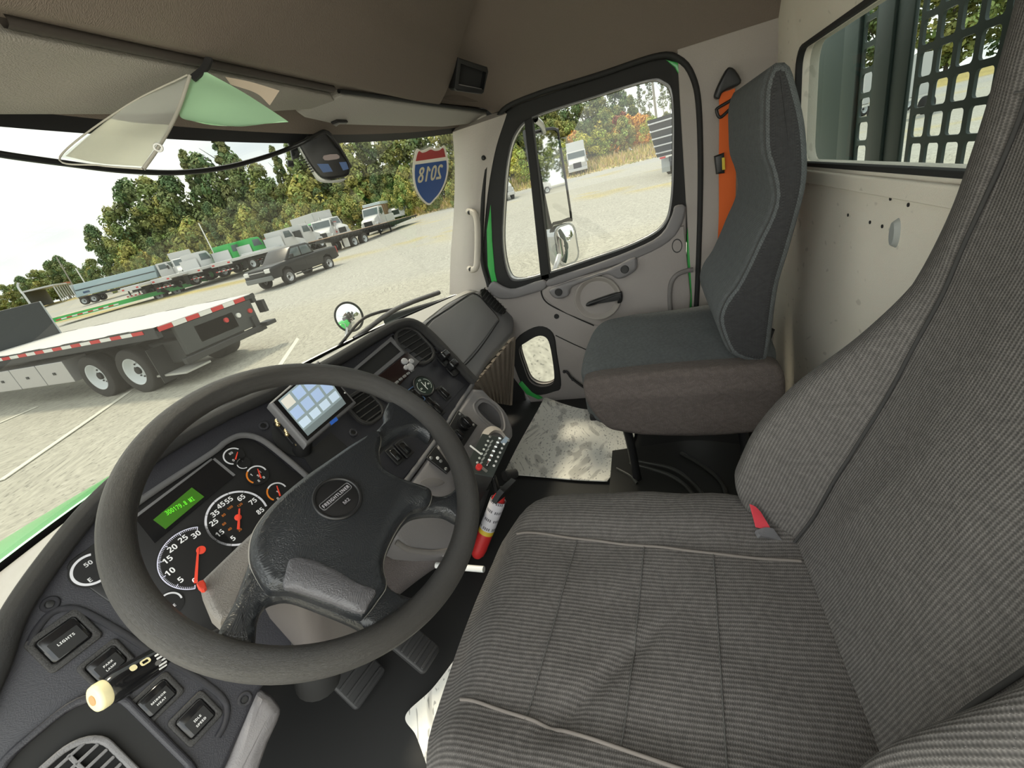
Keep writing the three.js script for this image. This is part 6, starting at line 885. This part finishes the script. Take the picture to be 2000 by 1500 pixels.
{ // long timber-decked trailer, behind the pickup
  const t = veh('flatbed_trailer', 'long empty timber-decked trailer behind the dark pickup', 'trailer'), L = 15;
  lp(t, 'main_beams', [prism([[0, 1.1], [0, 1.32], [L, 1.32], [L, 1.1], [L - 4.5, 0.85], [2.5, 0.85]], 1.0, -0.5, 0.01)], Bk); lp(t, 'deck', [box(2.55, 0.06, L, 0, 1.38, L / 2)], Wood); lp(t, 'side_rail', [box(0.05, 0.16, L, -1.27, 1.30, L / 2), box(0.05, 0.16, L, 1.27, 1.30, L / 2)], Bk);
  for (let i = 0; i < 30; i++) lp(t, 'stake_pocket', [box(0.03, 0.22, 0.12, -1.30, 1.22, 0.4 + i * 0.49)], Bk);
  for (const z of [3.0, 4.6]) for (const s of [-1, 1]) wheel(t, s * 1.0, 0.5, z, 1.0, 0.5, s); lp(t, 'mud_flap', [box(0.6, 0.75, 0.03, -1.0, 0.62, 2.1)], WhT); lp(t, 'mud_flap', [box(0.6, 0.75, 0.03, 1.0, 0.62, 2.1)], WhT);
  lp(t, 'landing_leg', [box(0.12, 1.0, 0.12, -0.7, 0.55, L - 5.0), box(0.3, 0.05, 0.3, -0.7, 0.03, L - 5.0)], Bk); lp(t, 'landing_leg', [box(0.12, 1.0, 0.12, 0.7, 0.55, L - 5.0), box(0.3, 0.05, 0.3, 0.7, 0.03, L - 5.0)], Bk); lp(t, 'leg_brace', [rod(V(-0.7, 0.4, L - 5), V(0.7, 0.4, L - 5), 0.04)], Bk);
  const a = atD(655, 480, 41), b = atD(812, 412, 55); place(t, 33, -27.6, Math.PI / 2 - 0.05); 
}
// dark pickup, front towards -x
{
  const t = veh('pickup_truck', 'black crew cab pickup standing in the yard', 'pickup'), K = M([0.008, 0.010, 0.013], 0.3), W = 1.98;
  lp(t, 'body', [prism([[0.05, 0.55], [0.0, 0.75], [0.02, 1.05], [0.15, 1.18], [1.45, 1.28], [5.75, 1.30], [5.85, 1.2], [5.88, 0.62], [5.5, 0.55], [5.15, 0.55], [5.02, 0.86], [4.7, 0.98], [4.38, 0.86], [4.25, 0.5], [1.6, 0.48], [1.48, 0.86], [1.15, 0.98], [0.82, 0.86], [0.70, 0.55]], W, -W / 2, 0.06)], K);
  lp(t, 'cabin', [prism([[1.35, 1.25], [2.05, 1.85], [2.25, 1.93], [3.55, 1.93], [3.75, 1.86], [3.95, 1.28]], W - 0.28, -W / 2 + 0.14, 0.09)], K);
  lp(t, 'windscreen', [prism([[1.42, 1.30], [2.06, 1.84], [2.10, 1.80], [1.5, 1.27]], W - 0.42, -W / 2 + 0.21, 0.008)], M([0.34, 0.33, 0.26], 0.1));  // beige reflection on the glass put into its colour
  for (const s of [-1, 1]) { lp(t, 'side_window', [prism([[1.72, 1.34], [2.16, 1.80], [2.75, 1.82], [2.75, 1.34]], 0.02, s * (W / 2 - 0.14) - 0.01 + s * 0.006, 0.004)], Gl); lp(t, 'side_window', [prism([[2.85, 1.34], [2.85, 1.82], [3.52, 1.80], [3.72, 1.34]], 0.02, s * (W / 2 - 0.14) - 0.01 + s * 0.006, 0.004)], Gl);
    lp(t, 'door_mirror', [box(0.22, 0.24, 0.14, s * (W / 2 + 0.12), 1.42, 1.75, 0.03)], K); lp(t, 'door_seam', [box(0.012, 0.62, 0.02, s * (W / 2 - 0.002), 0.95, 2.8), box(0.012, 0.62, 0.02, s * (W / 2 - 0.002), 0.95, 3.85)], Bk); lp(t, 'headlight', [box(0.36, 0.22, 0.16, s * 0.74, 1.0, 0.04, 0.04)], WhT); lp(t, 'tail_light', [box(0.16, 0.42, 0.10, s * 0.90, 1.05, 5.85, 0.03)], RedP); lp(t, 'running_board', [box(0.14, 0.06, 2.4, s * (W / 2 + 0.02), 0.42, 2.9, 0.02)], Bk); lp(t, 'fog_light', [box(0.16, 0.1, 0.04, s * 0.68, 0.66, 0.0, 0.02)], WhT);
    for (const z of [1.15, 4.7]) wheel(t, s * (W / 2 - 0.12), 0.41, z, 0.82, 0.28, s, rimBare); }
  lp(t, 'grille', [box(1.12, 0.34, 0.06, 0, 0.98, 0.0, 0.02)], Bk); lp(t, 'grille_bar', [box(1.1, 0.05, 0.04, 0, 1.02, -0.035, 0.01)], Ch); lp(t, 'front_bumper', [box(W - 0.08, 0.26, 0.14, 0, 0.62, 0.0, 0.05)], M([0.16, 0.17, 0.17], 0.3)); lp(t, 'bed_well', [box(1.5, 0.02, 1.6, 0, 1.31, 4.85)], Bk);
  place(t, 18.4, -20.4, Math.PI / 2, 0.0); 
}
// black flatbed truck close by on the left
{
  const zr = onX(300, 640, 5.15).z, t = veh('flatbed_truck', 'black flatbed truck with headboard and red and white tape, nearest vehicle on the left', 'truck'), X0 = 5.15, X1 = 7.65;
  const yT = onX(300, 640, X0).y, yL = yT - 0.16, q = (g) => g;
  const L = 14, zf = zr - L;
  lp(t, 'deck', [box(X1 - X0, 0.08, L, (X0 + X1) / 2, yT - 0.04, zr - L / 2)], M([0.55, 0.55, 0.54], 0.7));
  lp(t, 'side_rail', [box(0.10, 0.22, L, X0 + 0.03, yT - 0.11, zr - L / 2)], Bk); lp(t, 'side_rail', [box(0.10, 0.22, L, X1 - 0.03, yT - 0.11, zr - L / 2)], Bk);
  for (let i = 0; i < 24; i++) { const z = zr - 0.5 - i * 0.34; lp(t, 'reflective_tape', [box(0.012, 0.07, 0.34, X0 - 0.025, yT - 0.06, z)], i % 2 ? WhT : RedP); }
  for (let i = 0; i < 8; i++) lp(t, 'reflective_tape', [box(0.30, 0.09, 0.012, X0 + 0.2 + i * 0.31, yT - 0.06, zr + 0.012)], i === 7 ? Bk : i % 2 ? WhT : RedP);
  lp(t, 'tail_panel', [box(X1 - X0 - 0.5, 0.62, 0.10, (X0 + X1) / 2 + 0.1, yT - 0.42, zr - 0.05, 0.02)], M([0.045, 0.05, 0.05], 0.6));
  for (const [f, m] of [[0.60, RedP], [0.74, WhT], [0.88, RedP]]) lp(t, 'tail_light', [new THREE.CylinderGeometry(0.055, 0.055, 0.04, 20).rotateX(Math.PI / 2).translate(lerp(X0, X1, f), yT - 0.36, zr + 0.02)], m);
  lp(t, 'tow_frame', [box(X1 - X0 - 0.3, 0.14, 0.14, (X0 + X1) / 2 + 0.05, yT - 0.82, zr + 0.02, 0.02), box(0.16, 0.4, 0.12, X1 - 0.3, yT - 0.7, zr), box(0.3, 0.10, 0.3, X1 - 0.05, yT - 0.76, zr + 0.1, 0.02)], Bk); lp(t, 'side_marker_box', [box(0.10, 0.30, 0.22, X1 + 0.05, yT - 0.35, zr + 0.06, 0.01)], Bk);
  lp(t, 'chassis', [box(1.0, 0.35, L, (X0 + X1) / 2, yT - 0.42, zr - L / 2)], Bk); lp(t, 'under_box', [box(1.6, 0.5, 1.0, (X0 + X1) / 2, yT - 0.65, zr - 0.75, 0.04)], M([0.04, 0.042, 0.042], 0.7));
  lp(t, 'ramp', [box(0.6, 0.04, 1.0, X0 + 0.45, 0.32, zr - 0.55)], M([0.45, 0.45, 0.42], 0.6));
  const w1 = onX(262, 722, X0 + 0.1), w2 = onX(186, 730, X0 + 0.1), D = 1.02;
  for (const z of [w1.z, w2.z]) { wheel(t, X0 + 0.22, D / 2, z, D, 0.30, -1); wheel(t, X0 + 0.54, D / 2, z, D, 0.28, -1); wheel(t, X1 - 0.3, D / 2, z, D, 0.5, 1); }
  lp(t, 'mud_flap', [box(0.62, 0.75, 0.02, X0 + 0.38, 0.55, w1.z + 0.72)], Bk);
  const b1 = onX(134, 735, X0), b0 = onX(0, 770, X0); const zb = b1.z, len = 1.1;
  for (let i = 0; i < 3; i++) { const bx = lp(t, 'tool_box', [box(0.5, 0.52, len - 0.04, X0 + 0.3, yT - 0.62, zb - len / 2 - i * len, 0.015)], M([0.50, 0.50, 0.51], 0.35, { metalness: 0.5 })); const k = lp(bx, 'latch', [box(0.02, 0.06, 0.10, X0 + 0.045, yT - 0.62, zb - len / 2 - i * len, 0.005)], Bk); }
  const hz = onX(130, 668, X1 - 0.05).z, hh = onX(75, 589, X1 - 0.05).y - yT; lp(t, 'headboard', [box(X1 - X0 - 0.1, hh, 0.10, (X0 + X1) / 2, yT + hh / 2, hz, 0.02)], M([0.05, 0.055, 0.058], 0.35)); lp(t, 'headboard_edge', [box(0.04, hh, 0.13, X1 - 0.06, yT + hh / 2, hz, 0.01)], Gray);
  t.userData.note = undefined; delete t.userData.note;
}
// trailers and trucks further off
{ // blue-grey dump trailer with its white tractor
  const t = veh('dump_trailer', 'pale blue dump trailer coupled to a white tractor at the far left', 'trailer'), c = truckCab(t, Wh, 1.3); chassis(t, 1, 14, [4.2, 12.0, 13.2]);
  lp(t, 'trailer_tub', [prism([[c + 0.4, 1.15], [c + 0.1, 2.75], [c + 10.2, 2.75], [c + 10.6, 1.15]], 2.4, -1.2, 0.05)], M([0.36, 0.47, 0.52], 0.45)); lp(t, 'tub_rail', [box(0.06, 0.10, 10, -1.23, 2.0, c + 5.3), box(0.06, 0.10, 10, 1.23, 2.0, c + 5.3)], Bk); lp(t, 'tail_gate', [box(2.4, 1.75, 0.12, 0, 1.95, c + 10.6, 0.02)], Wh); lp(t, 'tub_mark', [box(0.02, 0.25, 0.8, 1.21, 1.55, c + 9.2)], M([0.06, 0.10, 0.18], 0.5));
  const p = onY(228, 590, 0.9); place(t, 43, -66, -Math.PI * 0.0 + Math.PI * 1.0 - 0.0); t.rotation.y = Math.PI + 0.55; t.position.set(47.5, hill(47.5, -63) - 0.2, -63);
}
{ // green lowboy trailer
  const t = veh('lowboy_trailer', 'low green trailer with pale deck in front of the blue dump trailer', 'trailer'), L = 11;
  lp(t, 'deck', [box(2.5, 0.12, L, 0, 0.85, L / 2)], M([0.45, 0.42, 0.30], 0.8)); lp(t, 'side_beam', [box(0.08, 0.34, L, 1.26, 0.72, L / 2), box(0.08, 0.34, L, -1.26, 0.72, L / 2)], Gn); lp(t, 'gooseneck', [prism([[L - 0.3, 0.8], [L, 1.5], [L + 2.2, 1.5], [L + 2.2, 1.2], [L + 0.6, 0.6]], 2.2, -1.1, 0.03)], Gn);
  for (const z of [7.6, 9.0]) for (const s of [-1, 1]) wheel(t, s * 1.0, 0.45, z, 0.9, 0.5, s); tapeRun(t, 'z', 0.2, 4.6, 12, [1.31, 0.68], 0.10); tapeRun(t, 'z', 0.2, 4.6, 12, [-1.31, 0.68], 0.10);
  const a = onY(120, 634, 0.35), b = onY(232, 604, 0.35); t.position.set(a.x, 0.15, a.z); t.rotation.y = Math.atan2(b.x - a.x, b.z - a.z);
}
const far = (fn, x, y, d, ry) => { const t = fn(), p = atD(x, y, d); t.position.set(p.x, hill(p.x, p.z), p.z); t.rotation.y = ry; return t; };
far(() => { const t = veh('box_truck', 'grey-sided white box truck standing behind the parked flatbeds', 'truck'), c = truckCab(t, Wh); chassis(t, 1, 9.5, [8.2]); lp(t, 'cargo_box', [box(2.45, 2.5, 6.4, 0, 2.35, c + 3.4, 0.04)], Gray, 'pale grey cargo box'); lp(t, 'box_front', [box(2.47, 2.52, 0.10, 0, 2.35, c + 0.16, 0.03)], Wh); return t; }, 372, 540, 54, Math.PI / 2 + 0.9);
far(() => { const t = veh('semi_tractor', 'bright green truck with exhaust stacks facing the yard near the tree line', 'truck'); truckCab(t, Gn, 1.6); chassis(t, 1, 6, [4.8, 6.0]); for (const s of [-1, 1]) lp(t, 'exhaust_stack', [rod(V(s * 1.0, 1.2, 3.6), V(s * 1.0, 3.3, 3.6), 0.09)], Ch); return t; }, 588, 474, 50, Math.PI * 0.5 + 0.1);
far(() => { const t = veh('stake_truck', 'white truck with a red stake body right of the green truck', 'truck'), c = truckCab(t, Wh, 1.4); chassis(t, 1, 9, [7.5]); lp(t, 'deck', [box(2.4, 0.14, 5.2, 0, 1.25, c + 2.8)], RedP); for (let i = 0; i < 9; i++) lp(t, 'stake', [box(0.07, 1.1, 0.10, -1.15, 1.85, c + 0.4 + i * 0.6), box(0.07, 1.1, 0.10, 1.15, 1.85, c + 0.4 + i * 0.6)], i % 2 ? Wh : Gray); lp(t, 'top_rail', [box(0.05, 0.08, 5.1, -1.15, 2.4, c + 2.8), box(0.05, 0.08, 5.1, 1.15, 2.4, c + 2.8)], RedP); return t; }, 632, 466, 50, Math.PI * 0.5 + 0.5);
far(() => { const t = veh('box_truck', 'tall white box truck beyond the timber-decked trailer', 'truck'), c = truckCab(t, Wh); chassis(t, 1, 9.5, [8.2]); lp(t, 'cargo_box', [box(2.5, 2.7, 6.6, 0, 2.45, c + 3.5, 0.04)], Wh, 'white cargo box'); lp(t, 'box_stripe', [box(0.02, 2.5, 0.08, 1.26, 2.45, c + 0.3), box(0.02, 2.5, 0.08, -1.26, 2.45, c + 0.3)], Gray); return t; }, 672, 456, 54, Math.PI / 2 + 1.15);
far(() => { const t = veh('pickup_truck', 'white utility truck parked in front of the tall white box truck', 'pickup'), c = truckCab(t, Wh, 1.5, 2.0); chassis(t, 1, 6.6, [5.5], 2.2); lp(t, 'service_body', [box(2.1, 0.8, 2.9, 0, 1.35, c + 1.5, 0.04)], Wh); return t; }, 722, 446, 49, Math.PI / 2 + 0.2);
far(() => { const t = veh('tipper_trailer', 'rusty brown tipping trailer with pale rim left of the white dump truck', 'trailer'); lp(t, 'tub', [prism([[0, 1.2], [-0.2, 2.7], [6.2, 2.7], [6.0, 1.2]], 2.4, -1.2, 0.04)], M([0.27, 0.16, 0.10], 0.8)); lp(t, 'top_rim', [box(2.5, 0.36, 6.5, 0, 2.85, 3, 0.05)], M([0.55, 0.62, 0.66], 0.4)); for (let i = 0; i < 6; i++) lp(t, 'rib', [box(0.06, 1.5, 0.1, 1.23, 1.95, 0.5 + i), box(0.06, 1.5, 0.1, -1.23, 1.95, 0.5 + i)], M([0.22, 0.13, 0.09], 0.8)); chassis(t, 0, 6, [4, 5.2]); return t; }, 738, 437, 60, Math.PI / 2 + 0.25);
const dumper = (label, tubM) => { const t = veh('dump_truck', label, 'truck'), c = truckCab(t, Wh, 1.6, 2.4); chassis(t, 1, c + 4.6, [c + 2.4, c + 3.7]); lp(t, 'dump_body', [prism([[c - 0.7, 3.0], [c + 0.15, 3.0], [c + 0.15, 2.5], [c + 4.7, 2.5], [c + 4.9, 1.2], [c + 0.1, 1.2], [c + 0.1, 2.9], [c - 0.7, 2.92]], 2.4, -1.2, 0.02)], tubM); lp(t, 'tail_gate', [box(2.4, 1.2, 0.08, 0, 1.85, c + 4.85)], tubM); return t; };
far(() => dumper('white dump truck with dark body at the end of the trailer', Bk), 778, 432, 62, Math.PI / 2 + 0.35);
far(() => dumper('white dump truck with a brown body seen through the narrow front door pane', Wood), 985, 384, 46, Math.PI / 2 + 0.5);
far(() => { const t = veh('semi_tractor', 'white sleeper tractor facing the yard in the passenger window', 'truck'); truckCab(t, Wh, 1.6, 2.4); lp(t, 'sleeper', [prism([[2.2, 2.8], [2.7, 3.9], [4.6, 3.9], [4.6, 0.8], [3.2, 0.8], [3.2, 2.8]], 2.3, -1.15, 0.10)], Wh); chassis(t, 1, 7, [5.2, 6.5]); return t; }, 1131, 345, 55, -Math.PI / 2 + 0.12 + Math.PI);
far(() => { const t = veh('dump_trailer', 'black dump trailer with silver ribs at the right edge of the passenger window', 'trailer'); lp(t, 'tub', [prism([[0, 1.3], [-0.9, 3.6], [9, 3.6], [9, 1.3]], 2.5, -1.25, 0.05)], Bk); for (let i = 0; i < 5; i++) lp(t, 'tail_rib', [box(2.5, 0.09, 0.06, 0, 1.55 + i * 0.45, -0.15 - i * 0.17, 0.01)], Ch); lp(t, 'tub_edge', [rod(V(-1.27, 1.2, 0), V(-1.27, 3.6, -0.9), 0.06)], Ch); lp(t, 'side_sheet', [prism([[0.3, 1.5], [-0.4, 3.4], [8.5, 3.4], [8.5, 1.5]], 0.03, -1.275, 0.005)], M([0.20, 0.20, 0.13], 0.4)); for (const s of [-1, 1]) { for (const z of [1.6, 2.9]) wheel(t, s * 1.0, 0.5, z, 1.0, 0.5, s); lp(t, 'mud_flap', [box(0.6, 0.9, 0.03, s * 0.95, 0.72, 0.6)], Gray); lp(t, 'tail_light', [box(0.4, 0.12, 0.05, s * 0.8, 1.22, -0.06)], RedP); } lp(t, 'frame', [box(0.9, 0.3, 9, 0, 1.05, 4.6)], Bk); return t; }, 1316, 288, 29, -Math.PI / 2 - 0.5 + Math.PI);
// truck and trailers behind the cab (mirror, rear window)
{ const t = dumper('white truck with a black chassis behind the cab, seen in the door mirror', Bk); t.position.set(13.5, hill(13.5, 78), 78); t.rotation.y = -Math.PI / 2; }
for (let i = 0; i < 4; i++) { const t = veh('stake_truck', 'white stake-sided trailer standing behind the cab with red lamps', 'trailer', 'white trailers behind the cab'); lp(t, 'side_board', [box(4.6, 2.2, 0.08, 0, 2.2, 0, 0.02)], Wh); for (let j = 0; j < 5; j++) lp(t, 'stake', [box(0.16, 2.2, 0.12, -2.0 + j, 2.2, -0.06)], Gray); lp(t, 'lamp_bar', [box(4.4, 0.14, 0.1, 0, 1.0, -0.05)], WhT); for (const s of [-1.6, -0.5, 0.5, 1.6]) lp(t, 'lamp', [box(0.3, 0.12, 0.06, s, 1.0, -0.12)], RedP); for (const s of [-1.4, 1.4]) wheel(t, s, 0.5, 0.2, 1.0, 0.4, -1).rotation.y = Math.PI / 2; const wx = 36 + i * 5.6, wz = 15 + i * 1.2; t.position.set(wx, hill(wx, wz), wz); t.rotation.y = -1.0; }
// poles and the far shed
const pole = (name, label, pts, r, mat) => { const g = onY(0, 0, 0); return solo(name, label, 'pole', [tube(pts, r, false, 24, 8)], mat); };
const down = (p) => { const q = p.clone(); q.y = hill(p.x, p.z); return q; };
{ const a = atD(48, 578, 46), q = [atD(36, 552, 46), atD(35, 560, 46), atD(42, 571, 46), a]; pole('lamp_post', 'white lamp post with a curved top above the black headboard', [down(atD(62, 598, 46)), ...q.reverse()], 0.10, Wh); }
pole('utility_pole', 'leaning grey pole among the far left trees', [down(atD(138, 552, 90)), atD(110, 502, 90)], 0.12, paleBark);
pole('utility_pole', 'short pale pole beside the red-roofed shed', [down(atD(162, 546, 84)), atD(148, 524, 84)], 0.12, WhT);
pole('flag_pole', 'thin white pole rising in front of the trees above the white cabs', [down(atD(418, 494, 58)), atD(388, 436, 58)], 0.07, WhT);
pole('utility_pole', 'pale utility pole in front of the sky in the passenger window', [down(atD(1283, 222, 62)), atD(1272, 140, 62)], 0.16, paleBark);
{ const s = thing('shed', 'low white open shed with a red roof patch at the far left', 'shed', atD(110, 585, 95)); const p = atD(110, 585, 95); const o = new THREE.Group(); const q = down(p); s.position.copy(q); s.rotation.y = 0.9; lp(s, 'roof', [box(16, 0.3, 5, 0, 3.4, 0)], Wh); lp(s, 'roof_patch', [box(4, 0.34, 5.1, 5.5, 3.5, 0)], M([0.42, 0.14, 0.08], 0.7)); for (let i = 0; i < 8; i++) lp(s, 'post', [box(0.2, 3.3, 0.2, -7.5 + i * 2.14, 1.65, 2.3)], Wh); lp(s, 'back_wall', [box(16, 3.2, 0.15, 0, 1.65, -2.3)], M([0.12, 0.12, 0.11], 0.9)); }
renderer.render(scene, camera);
